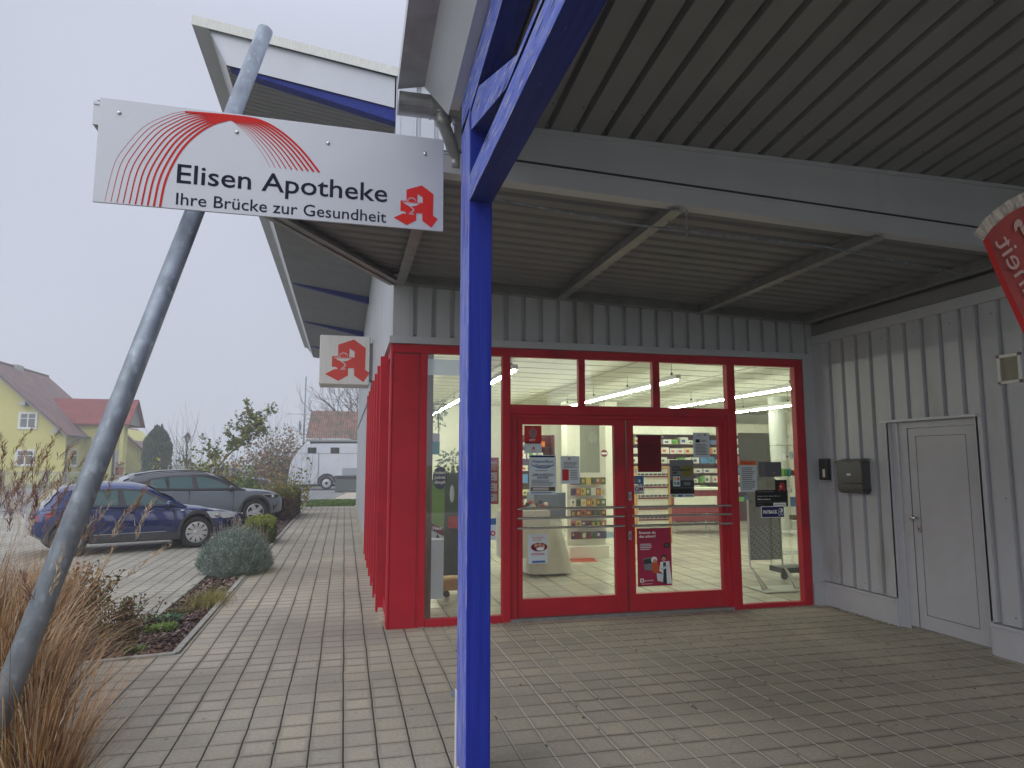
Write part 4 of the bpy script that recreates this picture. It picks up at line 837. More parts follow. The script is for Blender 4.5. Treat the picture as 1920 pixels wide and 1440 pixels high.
mb = MB(); mb.box(gapx(1130, 15.5), 15.3, .012, gapx(1152, 15.5), 15.7, 3.05); tag(mb.build('square_column', M_in), 'white square column beside the grey niche, behind the left door', 'column')
mb = MB(); mb.box(gapx(1058, 15.5), 15.3, .012, gapx(1082, 15.5), 15.7, 3.05); tag(mb.build('square_column', M_in), 'white square column left of the grey niche, behind the left door', 'column')
mb = MB(); mb.box(gapx(1084, 17.5), 17.5, .012, gapx(1128, 17.5), 17.6, 3.0); nch = tag(mb.build('niche_panel', flat('niche', (.30, .31, .24))), 'grey green panel with a round clock between the white columns', 'panel')
mb = MB(); p = at(1111, 822, 'y', 17.48); mb.lathe([(.14, .0), (.16, -.02), (.14, -.03)], tuple(p), 'y', 28); mb.lathe([(.0, -.012), (.13, -.012)], tuple(p), 'y', 20); mb.box(p.x - .006, p.y - .016, p.z, p.x + .006, p.y - .014, p.z + .09); mb.box(p.x, p.y - .016, p.z - .006, p.x + .06, p.y - .014, p.z + .006)
tag(mb.build('wall_clock', flat('clock', (.36, .38, .32))), 'round grey wall clock in the niche between the columns', 'clock')
p = at(1133, 850, 'y', 15.28); mb = MB(); mb.use(ink('maroon', (110, 25, 40))).lathe([(0, 0), (.085, 0)], tuple(p), 'y', 20); mb.use(ink('white', (235, 238, 240))).box(p.x - .07, p.y - .004, p.z - .02, p.x + .07, p.y - .002, p.z + .02); tag(mb.build('round_sign'), 'round dark red sign on the white column', 'sign')
# counter
ct = thing('counter', 'dark red and white sales counter behind the right door', 'counter', (gapx(1330, 14.5), 14.5, 0))
xa, xb = gapx(1250, 14), gapx(1362, 14); mb = MB(); mb.box(xa, 14.0, .30, xb, 14.6, .98); mb.build('front', M_front, ct, bevel=.01)
mb = MB(); mb.box(xa + .15, 13.97, .62, xb - .3, 14.0, .84); mb.build('tray', M_in, ct); mb = MB(); mb.box(xa - .03, 13.92, .98, xb + .03, 14.66, 1.02); mb.build('top', M_in, ct)
for x in (xa + .3, xb - .4):
    mb = MB(); mb.tube([(x, 14.3, .012), (x, 14.3, .3)], .025, 10); mb.build('leg', M_steel, ct)
# free standing rack with wooden edges
rk = thing('glasses_rack', 'free standing white rack with wooden edges and rows of dark glasses', 'rack', (gapx(1222, 12.5), 12.5, 0))
xa, xb = gapx(1193, 12.5), gapx(1253, 12.5); mb = MB(); mb.box(xa, 12.55, .35, xb, 12.6, 1.48); mb.build('panel', M_in, rk)
M_pine = flat('pine_edge', (.50, .27, .08)); mb = MB(); mb.box(xa - .03, 12.5, .012, xa, 12.62, 1.5); mb.box(xb, 12.5, .012, xb + .04, 12.62, 1.5); mb.box(xa, 12.5, 1.48, xb, 12.62, 1.52); mb.build('frame', M_pine, rk)
for r in range(5):
    for c in range(7):
        z = 1.36 - r * .21; x = xa + .05 + c * (xb - xa - .1) / 6.5; mb = MB(); mb.use(M_black); mb.ball((x, 12.5, z), .025, 8, (1, .3, .8)); mb.ball((x + .055, 12.5, z), .025, 8, (1, .3, .8)); mb.use(C_['maroon']); mb.box(x - .02, 12.51, z - .06, x + .07, 12.52, z - .03)
        tag(mb.build('glasses'), f'dark glasses, {ORD[c]} from the left in {["the top", "the second", "the third", "the fourth", "the lowest"][r]} row of the rack', 'glasses', f'glasses on the rack, row {r + 1}')
# snack stand
ss = thing('snack_stand', 'white stand with hooks full of small snack bags behind the left door', 'rack', (gapx(1110, 11), 11, 0))
xa, xb = gapx(1066, 11), gapx(1137, 11); mb = MB(); mb.box(xa, 11.1, .2, xb, 11.15, 1.42); mb.build('panel', M_in, ss); mb = MB(); mb.box(xa, 10.95, .012, xb, 11.3, .2); mb.build('base', M_in, ss)
bags = [('purple', (80, 55, 85)), ('yellow', (190, 165, 75)), ('orange', (160, 95, 60)), ('dark red', (110, 45, 45)), ('green', (75, 100, 60)), ('white', (205, 200, 185)), ('brown', (95, 75, 60))]
for r in range(6):
    for c in range(7):
        z = 1.34 - r * .18; x = xa + .04 + c * (xb - xa - .12) / 6.3; nm, cc = random.choice(bags); mb = MB(); mb.use(ink('s' + nm, cc)); mb.box(x, 11.0, z - .12, x + .085, 11.03, z); mb.use(random.choice([ink('sw', (200, 195, 180)), ink('sd', (60, 45, 50)), ink('sy', (190, 160, 60))])).box(x + .015, 10.997, z - random.uniform(.06, .1), x + random.uniform(.04, .07), 10.9995, z - .03)
        tag(mb.build('snack_bag'), f'{nm} snack bag, {ORD[c]} from the left in {["the top", "the second", "the third", "the fourth", "the fifth", "the lowest"][r]} row of the snack stand', 'snack bag', f'{nm} snack bags on the stand, row {r + 1}')
# plush display table with white cloth
dt = thing('draped_table', 'display table under a long white cloth behind the left door', 'table', (gapx(1030, 9.6), 9.6, 0))
M_cloth = flat('white_cloth', (.62, .62, .52), .9); xa, xb = gapx(985, 9.6), gapx(1062, 9.6); mb = MB(); N = 40; ring = []
for k in range(N):
    a = 2 * math.pi * k / N; sx = (xb - xa) / 2; f = 1 + .05 * math.sin(k * 2.4); ring.append((math.copysign(abs(math.cos(a)) ** .5, math.cos(a)) * sx * f, math.copysign(abs(math.sin(a)) ** .5, math.sin(a)) * .35 * f))
lv = [(.80, .55), (.79, .60), (.5, .80), (.05, 1.12)]
mb.add([((xa + xb) / 2 + x * s, 9.7 + y * s, z) for z, s in lv for x, y in ring], [(i * N + k, i * N + (k + 1) % N, (i + 1) * N + (k + 1) % N, (i + 1) * N + k) for i in range(3) for k in range(N)] + [tuple(range(N))]); mb.build('cloth', M_cloth, dt, smooth=True)
mb = MB(); mb.box(xa + .1, 9.5, .79, xb - .05, 9.9, 1.16); tag(mb.build('display_crate', flat('blue_grey_box', (.16, .20, .26))), 'blue grey box standing on the draped display table', 'box')
for k in range(14):
    nm, cc = [('red', (165, 45, 40)), ('cream', (225, 205, 170)), ('brown', (110, 70, 45)), ('dark', (45, 40, 42))][k % 4]; mb = MB(); x = xa - .35 + k * .045; mb.ball((x, 9.35, .98 + .03 * (k % 3)), .035, 8, (1, 1, .8)); tag(mb.build('gift_item', ink('g' + nm, cc)), f'small {nm} gift item, {ORD[k]} from the left, heaped by the draped table', 'gift', f'{nm} gift items by the draped table')
mb = MB(); mb.box(xa - .45, 9.2, .30, xa + .25, 9.5, .93); tag(mb.build('gift_bin', M_cloth), 'low white bin holding small gift items beside the draped table', 'bin')
# floor mats
p = [at(1048, 1035, 'z', .014), at(1095, 1034, 'z', .014), at(1122, 1053, 'z', .014), at(1027, 1054, 'z', .014)]
mt = thing('entrance_mat', 'orange red entrance mat reading Vivi inside the left door', 'mat', tuple(p[3]))
mb = MB(); mb.add([tuple(v) for v in p], [(3, 2, 1, 0)]); mb.build('mat_sheet', flat('mat_red', (.40, .055, .02), .9), mt)
mb = MB(); y = p[0].y; vs = at(1062, 1043, 'z', .016); text(mb, 'VIVI', vs, (1, 0, 0), (0, 1, 0), .32, .12, .03, C_['orange2']); mb.build('print', None, mt)
mb = MB(); p = [at(1075, 1001, 'z', .014), at(1150, 997, 'z', .014), at(1156, 1008, 'z', .014), at(1092, 1010, 'z', .014)]; mb.add([tuple(v) for v in p], [(3, 2, 1, 0)]); tag(mb.build('floor_mat', flat('mat_blue', (.10, .17, .19), .9)), 'blue grey floor mat farther back inside the left door', 'mat')
mb = MB(); mb.box(at(1200, 1113, 'y', YD + .3).x, YD + .12, .013, at(1345, 1113, 'y', YD + .3).x, YD + .33, .022); tag(mb.build('door_mat', flat('mat_grey', (.05, .055, .06), .9)), 'narrow dark mat directly behind the right door', 'mat')
# perforated display stand behind the right window
ds = thing('display_stand', 'grey perforated metal display stand behind the right window', 'stand', tuple(at(1435, 1115, 'z', 0)))
M_perf = flat('perforated_sheet', (.22, .235, .235), .4); Yd = 7.75
z0, z1 = at(1430, 1050, 'y', Yd).z, at(1430, 812, 'y', Yd + .15).z
xa, xb = at(1402, 950, 'y', Yd).x, at(1462, 950, 'y', Yd).x
mb = MB(); pr = [(Yd, z0), (Yd + .0, z0 + .7), (Yd + .03, z0 + .98), (Yd + .14, z0 + 1.06), (Yd + .16, z1)]
for (ya, za), (yb, zb_) in zip(pr, pr[1:]): mb.quad((xa, ya, za), (xb, ya, za), (xb, yb, zb_), (xa, yb, zb_))
mb.build('perforated_panel', M_perf, ds)
mb = MB()
for i in range(13):
    for j in range(14): mb.use(C_['paper'] if (i + j) % 3 else C_['black']).box(xa + .04 + i * (xb - xa - .08) / 12 - .006, Yd - .003, z0 + .04 + j * .028, xa + .04 + i * (xb - xa - .08) / 12 + .006, Yd - .001, z0 + .048 + j * .028)
mb.build('holes', kind='stuff', parent=ds, label='pattern of punched holes in the stand')
for x0, sgn in ((xa, -1), (xb, 1)):
    mb = MB(); mb.tube(cr([(x0, Yd, z0 + .75), (x0, Yd, z0), (x0 + sgn * .0 + .03, Yd - .03, .25), (x0 + .12, Yd - .08, .03)], 5), .012, 8)
    mb.add([(x0 + .02, Yd - .02, .3), (x0 + .10, Yd - .09, .02), (x0 + .24, Yd - .02, .02)], [(0, 1, 2)]); mb.build('leg', M_steel, ds)
mb = MB(); mb.box(xa + .05, Yd - .25, .013, xb + .28, Yd + .15, .03); mb.build('base', flat('base_pale', (.5, .52, .48)), ds, bevel=.005)
mb = MB(); a, b = at(1421, 866, 'y', YW + .05), at(1466, 894, 'y', YW + .05); mb.box(a.x, YW + .05, b.z, b.x, YW + .07, a.z); scr = tag(mb.build('info_screen', flat('screen_grey', (.13, .135, .16), .3), bevel=.004), 'switched off grey screen behind the right window above the opening hours', 'screen')
mb = MB(); mb.box(a.x + .02, YW + .047, b.z + .02, b.x - .02, YW + .0495, a.z - .02); mb.build('display', flat('screen_in', (.17, .18, .21), .2), scr)
# trolley with products at the right edge of the right window
tr = thing('product_trolley', 'wire trolley on castors with products at the right edge of the window', 'trolley', (5.35, 8.4, 0)); Yt = 8.3
xa, xb = at(1462, 950, 'y', Yt).x, at(1520, 950, 'y', Yt).x
for k, py in enumerate((835, 895, 925, 1000, 1040)):
    z = at(1480, py, 'y', Yt).z; mb = MB(); mb.box(xa, Yt, z, xb, Yt + .3, z + .008); mb.build('shelf_board', M_steel, tr)
mb = MB(); mb.box(xa, Yt, .10, xb, Yt + .3, .17); mb.build('base', M_black, tr)
for x in (xa + .06, xb - .06): mb = MB(); mb.lathe([(0, -.015), (.05, -.015), (.05, .015), (0, .015)], (x, Yt + .05, .062), 'y', 14); mb.build('castor', M_black, tr)
mb = MB(); mb.tube([(xb - .02, Yt + .28, .1), (xb - .02, Yt + .28, 2)], .012, 6); mb.tube([(xa + .02, Yt + .28, .1), (xa + .02, Yt + .28, 1.9)], .008, 6); mb.build('upright', M_steel, tr)
for k, (px, py, wpx, hpx, c, nm) in enumerate(((1473, 862, 10, 17, 'white', 'white carton with a round print'), (1487, 860, 8, 16, 'paper', 'plain pale carton'), (1470, 893, 6, 16, 'green', 'green capped bottle'), (1479, 893, 6, 16, 'teal', 'teal labelled bottle'), (1488, 892, 7, 12, 'red', 'small red pack'), (1481, 923, 6, 10, 'white', 'white pack with dark dot'), (1490, 950, 12, 20, 'blue', 'blue box'), (1488, 975, 10, 10, 'brown', 'brown bag'))):
    p = at(px, py, 'y', Yt + .05); s = .0065; mb = MB(); mb.use(C_[c]).box(p.x, Yt + .05, p.z, p.x + wpx * s, Yt + .14, p.z + hpx * s); mb.use(C_['grey']).box(p.x + .015, Yt + .047, p.z + .03, p.x + wpx * s * .6, Yt + .0495, p.z + hpx * s * .5)
    tag(mb.build('product_pack'), nm + ' on the wire trolley in the right window', 'product')
# displays in the leftmost window
Yk = 7.9
gb = thing('rollup_display', 'tall green advertising display with a woman portrait in the leftmost window', 'display', tuple(at(820, 1120, 'y', Yk)))
a, b = at(809, 900, 'y', Yk), at(831, 1112, 'y', Yk); mb = MB(); mb.box(a.x - .06, Yk, b.z, b.x, Yk + .02, a.z); mb.build('panel', C_['green'], gb)
mb = MB(); W, H = b.x - a.x, a.z - b.z; P = lambda u, v, k=1: Vector((a.x + u * W, Yk - .001 * k, b.z + v * H))
def pg(m, pts, k=1): mb.use(C_[m]).add([P(u, v, k) for u, v in pts], [tuple(range(len(pts)))])
pg('lilac', [(0, .62), (1, .56), (1, .50), (0, .56)], 1); text(mb, 'Neu!', P(.15, .56, 2), (1, 0, -.05), (0, 0, 1), .7 * W, .028 * H, .03, C_['white']); pg('paper', [(0, .555), (1, .495), (1, .05), (0, .05)], 1)
pg('hair', [(.3, .46), (.5, .52), (.72, .48), (.78, .25), (.85, .14), (.5, .18), (.25, .3)], 2); pg('skin', [(.38, .44), (.52, .49), (.66, .45), (.66, .36), (.56, .30), (.42, .35)], 3); pg('dark', [(.0, .33), (.3, .29), (.6, .28), (.9, .2), (.8, .1), (.0, .12)], 2.5); pg('paper', [(0, .16), (.6, .15), (.6, .0), (0, .0)], 4); pg('lilac', [(0, .03), (1, .03), (1, -.02), (0, -.02)], 5)
mb.build('print', None, gb)
mb = MB(); p = at(825, 896, 'y', Yk - .02); n = 24; mb.use(C_['navy']).add([(p.x + .085 * math.cos(2 * math.pi * i / n), p.y, p.z + .13 * math.sin(2 * math.pi * i / n)) for i in range(n)], [tuple(range(n))])
for i, s_ in enumerate(('lindert', 'Juckreiz', 'dämpft')): text(mb, s_, p + Vector((-.065, -.002, .045 - i * .055)), (1, 0, 0), (0, 0, 1), .13, .036, .03, C_['white'])
tag(mb.build('round_board'), 'dark blue oval board with white words on top of the green display', 'sign')
gd = thing('dark_display', 'tall dark display board on wooden castors behind the blue post', 'display', tuple(at(850, 1100, 'y', 8.3)))
a, b = at(834, 887, 'y', 8.3), at(880, 1100, 'y', 8.3); mb = MB(); mb.box(a.x, 8.3, .25, b.x, 8.34, a.z); mb.build('panel', flat('dark_board', (.03, .045, .05)), gd)
mb = MB(); mb.use(C_['paper']); mb.ball((a.x + .09, 8.29, a.z - .25), .05, 8, (.6, .1, 2.2)); mb.use(C_['white']); mb.ball((a.x + .28, 8.29, a.z - .3), .045, 8, (1, .1, 1)); mb.use(C_['red']).box(a.x + .05, 8.29, a.z - .66, a.x + .19, 8.299, a.z - .52); mb.use(C_['green']).box(a.x + .22, 8.29, .6, a.x + .4, 8.299, a.z - .75); mb.build('print', None, gd)
mb = MB(); mb.box(a.x - .05, 8.15, .1, b.x, 8.5, .22); mb.build('foot', M_pine, gd); 
for x in (a.x + .02, b.x - .1): mb = MB(); mb.lathe([(0, -.015), (.04, -.015), (.04, .015), (0, .015)], (x, 8.2, .055), 'y', 12); mb.build('castor', M_black, gd)
p, q = at(811, 812, 'y', 8.0), at(824, 852, 'y', 8.0); mb = MB(); mb.use(C_['paper']).box(p.x, 8.0, q.z, q.x, 8.08, p.z); mb.use(C_['teal']).box(p.x, 7.995, q.z, q.x, 7.999, q.z + .6 * (p.z - q.z)); tag(mb.build('hanging_box'), 'pale box with a teal wave hanging in the leftmost window', 'box')
M_leaf = flat('houseplant_leaf', (.035, .09, .03), .5)
def small_plant(name, label, c, r, n, m):
    mb = MB()
    for i in range(n):
        d = Vector((random.gauss(0, 1), random.gauss(0, 1), random.gauss(0, 1))).normalized(); p = Vector(c) + d * r * random.random() ** .4; s = r * .3; u = d.orthogonal().normalized() * s * .4; v = (d + Vector((0, 0, -.4))).normalized() * s
        mb.add([p - u, p + v * .5 - u * .2, p + v, p + u], [(0, 1, 2, 3)])
    mb.tube([(c[0], c[1], c[2] - r * 1.6), tuple(c)], r * .06, 6)
    return tag(mb.build(name, m), label, 'plant')
small_plant('hanging_plant', 'dark leafy plant hanging high in the leftmost window', at(822, 766, 'y', 8.4), .13, 120, M_leaf)
small_plant('hanging_plant', 'small green plant just below the hanging plant in the leftmost window', at(822, 792, 'y', 8.4), .10, 60, M_leaf)
small_plant('potted_plant', 'dark potted plant partly behind the blue post', at(850, 872, 'y', 9.0), .22, 150, M_leaf)
mb = MB(); p = at(812, 1062, 'y', 7.7); mb.box(p.x - .05, 7.6, .12, p.x + .10, 7.8, .75); tag(mb.build('product_carton', C_['paper']), 'white carton at the foot of the green display', 'box')
# ------------------------------------------------------------------ cars
M_tyre = mat('tyre_rubber', (.028, .028, .03), .85, bump=.2, bscale=60); M_trim = mat('black_trim', (.055, .055, .06), .7, var=.15); M_cover = flat('wheel_cover', (.55, .56, .57), .35, metal=.4)
def car_glass(name):
    m = bpy.data.materials.new(name); m.use_nodes = True; b = m.node_tree.nodes['Principled BSDF']
    b.inputs['Base Color'].default_value = (.10, .17, .18, 1); b.inputs['Roughness'].default_value = .04; b.inputs['Specular IOR Level'].default_value = .9; b.inputs['Coat Weight'].default_value = 1; MATS[name] = m; return m
M_cg = car_glass('car_glass')
def lerp_tab(tab, x):
    if x <= tab[0][0]: return tab[0][1]
    for (a, u), (b, v) in zip(tab, tab[1:]):
        if x <= b:
            t = (x - a) / (b - a); t = t * t * (3 - 2 * t) * .5 + t * .5; return u + (v - u) * t
    return tab[-1][1]
def make_car(name, label, S, paint, loc, rz, detail=True, cover='spoke'):
    """S: dict of side-view tables; x runs from tail (0) to nose (L), y<0 is the side towards the camera"""
    t = thing(name, label, 'car', (0, 0, 0)); L = S['L']; N = 64
    topb, zb, w, roof = S['belt'], S['sill'], S['w'], S['roof']
    mb = MB(); rings = []
    xs = [L * (i / N) for i in range(N + 1)]; xs[0] = .005; xs[-1] = L - .005
    K = None
    for x in xs:
        W = lerp_tab(w, x); z0 = lerp_tab(zb, x); z1 = lerp_tab(topb, x); h = z1 - z0
        half = [(0, z0), (W * .82, z0), (W * .955, z0 + .05), (W * .985, z0 + h * .30), (W, z0 + h * .55), (W * .985, z0 + h * .80), (W * .955, z1 - .045), (W * .90, z1 - .008), (W * .55, z1 + .028), (0, z1 + .042)]
        ring = [(x, -y, z) for y, z in half] + [(x, y, z) for y, z in reversed(half[1:-1])]; K = len(ring); rings += ring
    fs = [(i * K + k, i * K + (k + 1) % K, (i + 1) * K + (k + 1) % K, (i + 1) * K + k) for i in range(N) for k in range(K)] + [tuple(reversed(range(K))), tuple(range(N * K, N * K + K))]
    mb.add(rings, fs); body = fixn(mb.build('body', paint, t))
    cut = MB(); Rw, wx = S['arch'], S['wheels']
    for x in wx:
        for s in (-1, 1): cut.lathe([(0, s * .45), (Rw, s * .45), (Rw, s * 1.2), (0, s * 1.2)], (x, 0, S['R'] + .02), 'y', 32)
    c = fixn(cut.build('cutter', paint)); bo = body.modifiers.new('b', 'BOOLEAN'); bo.object = c; bo.operation = 'DIFFERENCE'; bo.solver = 'EXACT'
    dg = bpy.context.evaluated_depsgraph_get(); dg.update(); me = bpy.data.meshes.new_from_object(body.evaluated_get(dg)); body.modifiers.clear(); body.data = me; body.data.materials.clear(); body.data.materials.append(paint)
    bpy.data.objects.remove(c); smooth_by_angle(body, 32)
    # greenhouse
    g0, g1 = S['gh']; M = 40; mb = MB(); rings = []
    hw = lambda x, z: (lerp_tab(w, x) * .93) - (z - lerp_tab(topb, x)) * S['tumble']
    for i in range(M + 1):
        x = g0 + (g1 - g0) * i / M; zr_ = lerp_tab(roof, x); zl = lerp_tab(topb, x) - .02; zr_ = max(zr_, zl + .01); hh = zr_ - zl
        half = [(hw(x, zl), zl), (hw(x, zl + hh * .5), zl + hh * .5), (hw(x, zl + hh * .86), zl + hh * .86), (hw(x, zr_) - .05, zr_ - min(.02, hh * .3)), (hw(x, zr_) * .6, zr_ + min(.02, hh * .3)), (0, zr_ + min(.03, hh * .4))]
        ring = [(x, -y, z) for y, z in half] + [(x, y, z) for y, z in reversed(half[:-1])]; K2 = len(ring); rings += ring
    mb.add(rings, [(i * K2 + k, i * K2 + k + 1, (i + 1) * K2 + k + 1, (i + 1) * K2 + k) for i in range(M) for k in range(K2 - 1)])
    cab = fixn(mb.build('cabin', S.get('cabm', paint), t)); smooth_by_angle(cab, 40)
    def patch(nm, poly, m, off=.006, n=6, label=None):
        pts = []
        for a, b in zip(poly, poly[1:] + poly[:1]):
            for k in range(n): pts.append((a[0] + (b[0] - a[0]) * k / n, a[1] + (b[1] - a[1]) * k / n))
        for s in (-1, 1):
            mb = MB(); cx = sum(p[0] for p in pts) / len(pts); cz = sum(p[1] for p in pts) / len(pts)
            V = [(x, s * (hw(x, z) + off), z) for x, z in pts] + [(cx, s * (hw(cx, cz) + off), cz)]; n_ = len(pts)
            mb.add(V, [(i, (i + 1) % n_, n_) for i in range(n_)]); mb.build(nm, m, t)
    patch('window_surround', S['surround'], M_trim, .003, 8)
    for q in S['windows']: patch('side_window', q, M_cg, .007)
    # windscreen and rear screen follow the roof line
    for nm, (xa, xb) in (('windscreen', S['screen']), ('rear_window', S['rscreen'])):
        mb = MB(); V = []; n = 8
        for i in range(n + 1):
            x = xa + (xb - xa) * i / n; z = lerp_tab(roof, x); y = hw(x, z) - .07
            for k in range(-4, 5): V.append((x, y * k / 4, z + .012 + (.03 if True else 0) * (1 - (k / 4) ** 2)))
        mb.add(V, [(i * 9 + k, i * 9 + k + 1, (i + 1) * 9 + k + 1, (i + 1) * 9 + k) for i in range(n) for k in range(8)]); mb.build(nm, M_cg, t, smooth=True)
    # side skirts and arches
    bw = lambda x, z: lerp_tab(w, x) * (.985 if z > lerp_tab(zb, x) + .12 else .965)
    for s in (-1, 1):
        mb = MB(); x0, x1 = wx[0] + Rw, wx[1] - Rw; n = 12; prof = [(.0, .0), (.022, .03), (.022, .13), (.0, .16)]
        V = [(x0 + (x1 - x0) * i / n, s * (bw(x0 + (x1 - x0) * i / n, .3) + d), lerp_tab(zb, x0 + (x1 - x0) * i / n) + z) for i in range(n + 1) for d, z in prof]
        mb.add(V, [(i * 4 + k, i * 4 + k + 1, i * 4 + 5 + k, i * 4 + 4 + k) for i in range(n) for k in range(3)]); mb.build('side_skirt', M_trim, t)
        for x in wx:
            mb = MB(); n = 22; V = []
            for i in range(n + 1):
                a = R(-12) + (R(204)) * i / n; ca, sa = math.cos(a), math.sin(a)
                for r_, d in ((Rw - .005, -.05), (Rw - .005, .016), (Rw + .055, .014), (Rw + .06, -.01)):
                    xx, zz = x + r_ * ca, S['R'] + .02 + r_ * sa; V.append((xx, s * (lerp_tab(w, min(max(xx, .1), L - .1)) * .985 + d), zz))
            mb.add(V, [(i * 4 + k, i * 4 + k + 1, i * 4 + 5 + k, i * 4 + 4 + k) for i in range(n) for k in range(3)]); mb.build('wheel_arch', S.get('archm', M_trim), t)
            # wheel
            yo = lerp_tab(w, x) - .02; Rr = S['R']; mb = MB(); mb.use(M_tyre)
            mb.lathe([(Rr * .66, -.19), (Rr * .93, -.20), (Rr, -.17), (Rr, -.03), (Rr * .95, .0), (Rr * .70, .003), (Rr * .66, -.03)], (x, 0, Rr), 'y', 40)
            for i, v in enumerate(mb.v): mb.v[i] = (v[0], s * (yo + v[1]), v[2])
            ty = mb.build('wheel', None, t, smooth=True)
            mb = MB(); mb.use(M_cover); mb.lathe([(Rr * .69, -.005), (Rr * .66, .004), (Rr * .5, .012), (Rr * .18, .006), (Rr * .14, .014), (0, .014)], (x, 0, Rr), 'y', 40)
            mb.use(M_black); ns = 10 if cover == 'spoke' else 5
            for k in range(ns):
                a = 2 * math.pi * k / ns + .2; da = math.pi / ns * (.36 if cover == 'spoke' else .72)
                V = [(x + Rr * r_ * math.cos(a + d), .0165, Rr + Rr * r_ * math.sin(a + d)) for r_, d in ((.28, -da * .25), (.40, -da * .7), (.61, -da), (.62, 0), (.61, da * .9), (.45, da * .3))]; mb.add(V, [tuple(range(6))])
            for i, v in enumerate(mb.v): mb.v[i] = (v[0], s * (yo + v[1]), v[2])
            mb.build('rim', None, ty)
        mb = MB()   # dark wheel wells
    mb = MB(); mb.box(.35, -.55, .30, L - .35, .55, .62); mb.build('underbody', M_black, t)
    for fn in S['extra']: fn(t, hw, lambda x, z: lerp_tab(w, x))
    q = S.get('xs', 1); nx = S.get('nose', 1)
    if nx != 1:
        for ch in t.children_recursive:
            if ch.name.split('.')[0] not in ('wheel', 'rim', 'wheel_arch'):
                for v in ch.data.vertices:
                    if v.co.x > wx[1] + .38: v.co.x += (v.co.x - wx[1] - .38) * (nx - 1)
    if q != 1:
        for ch in t.children_recursive:
            for v in ch.data.vertices:
                if ch.name.split('.')[0] in ('wheel', 'rim'): v.co.x += (q - 1) * min(wx, key=lambda u: abs(u - v.co.x))
                else: v.co.x *= q
    t.location = loc; t.rotation_euler = (0, 0, rz); t.scale = (S.get('k', 1),) * 3; return t
def lens(nm, t, pts, m, yb, s):
    """a lamp or badge polygon given in side view (x, z, inset)"""
    mb = MB(); mb.add([(x, s * (yb(x, z) - d), z) for x, z, d in pts], [tuple(range(len(pts)))]); return mb.build(nm, m, t)
M_lamp = flat('headlamp', (.70, .74, .78), .12, coat=1.); M_rlamp = flat('tail_lamp', (.30, .03, .04), .2)
def mirror(t, x, z, y, m, s):
    mb = MB(); mb.use(m); mb.ball((x, s * (y + .12), z), .10, 14, (.75, 1.05, .72)); mb.use(M_black); mb.box(x - .03, s * (y + .02), z - .10, x + .05, s * (y + .1), z - .03); mb.build('mirror', None, t, smooth=True)
P_blue = mat('car_paint_blue', (.008, .026, .125), .25, .3, var=.03, coat=1., dirt=(.02, .04, .13), dscale=3, dthr=.6)
def ex_blue(t, hw, bw):
    for s in (-1, 1):
        mirror(t, 2.62, .94, .76, P_blue, s)
        for x in (1.42, 2.42):
            pass
        mb = MB()
        for x, z0, z1 in ((1.66, .28, .93), (2.74, .34, .90), (.93, .62, .93)): mb.box(x, s * (bw(x, 0) + .001), z0, x + .008, s * (bw(x, 0) * .96), z1)
        mb.build('door_gap', M_black, t)
        for x in (1.02, 1.86):
            mb = MB(); mb.tube([(x - .09, s * (bw(x, 0) * .99 + .004), .795), (x - .05, s * (bw(x, 0) * .99 + .022), .80), (x + .05, s * (bw(x, 0) * .99 + .022), .80), (x + .09, s * (bw(x, 0) * .99 + .004), .795)], .013, 8); mb.build('door_handle', P_blue, t)
        mb = MB(); mb.tube([(.95, s * (bw(.95, 0) * .975), .855), (1.6, s * (bw(1.6, 0) * .972 + .005), .862), (2.3, s * (bw(2.3, 0) * .975 + .003), .845), (2.6, s * bw(2.6, 0) * .98, .825)], .006, 6); mb.build('crease', M_black, t)
        mb = MB(); mb.box(1.0, s * (bw(1, 0) * .965 + .024), .375, 2.62, s * (bw(1, 0) * .965 + .018), .395); mb.build('chrome_strip', M_steel, t)
        mb = MB(); mb.ball((2.95, s * (bw(2.95, 0) * .985), .80), .05, 8, (1, .25, .35)); mb.build('side_blinker', M_lamp, t)
        mb = MB(); n = 8; V = []
        top = [(3.40, .735), (3.55, .755), (3.72, .745), (3.86, .715), (3.97, .67)]; bot = [(3.42, .72), (3.53, .64), (3.68, .60), (3.83, .585), (3.97, .60)]
        f = lambda x: s * (bw(x, 0) * .995 + .006); mb.add([(x, f(x), z) for x, z in top] + [(x, f(x), z) for x, z in bot], [(i, i + 1, 6 + i, 5 + i) for i in range(4)]); mb.build('headlight', M_lamp, t, smooth=True)
        mb = MB(); mb.ball((3.72, s * bw(3.72, 0) * .995, .66), .05, 10, (1, .3, 1)); mb.build('lamp_ring', M_steel, t)
        mb = MB(); mb.add([(.04, s * (bw(.06, 0) + .01), .80), (.35, s * (bw(.35, 0) * .99 + .01), .86), (.38, s * (bw(.38, 0) * .99 + .01), .80), (.10, s * (bw(.1, 0) + .012), .68)], [(0, 1, 2, 3)]); mb.build('taillight', M_rlamp, t)
    mb = MB(); mb.box(4.03, -.48, .50, 4.10, .48, .66); mb.build('grille', M_black, t, bevel=.02)
    mb = MB(); mb.tube([(4.08, -.5, .655), (4.115, -.2, .62), (4.12, .2, .62), (4.08, .5, .655)], .012, 6); mb.build('chrome_bar', M_steel, t)
    mb = MB(); mb.box(4.10, -.26, .40, 4.12, .26, .51); mb.build('number_plate', M_white, t)
    mb = MB(); mb.tube([(2.93, -.6, .955), (2.86, -.1, .975), (2.98, .1, .975), (2.95, .6, .96)], .014, 6); mb.build('wiper', M_black, t)
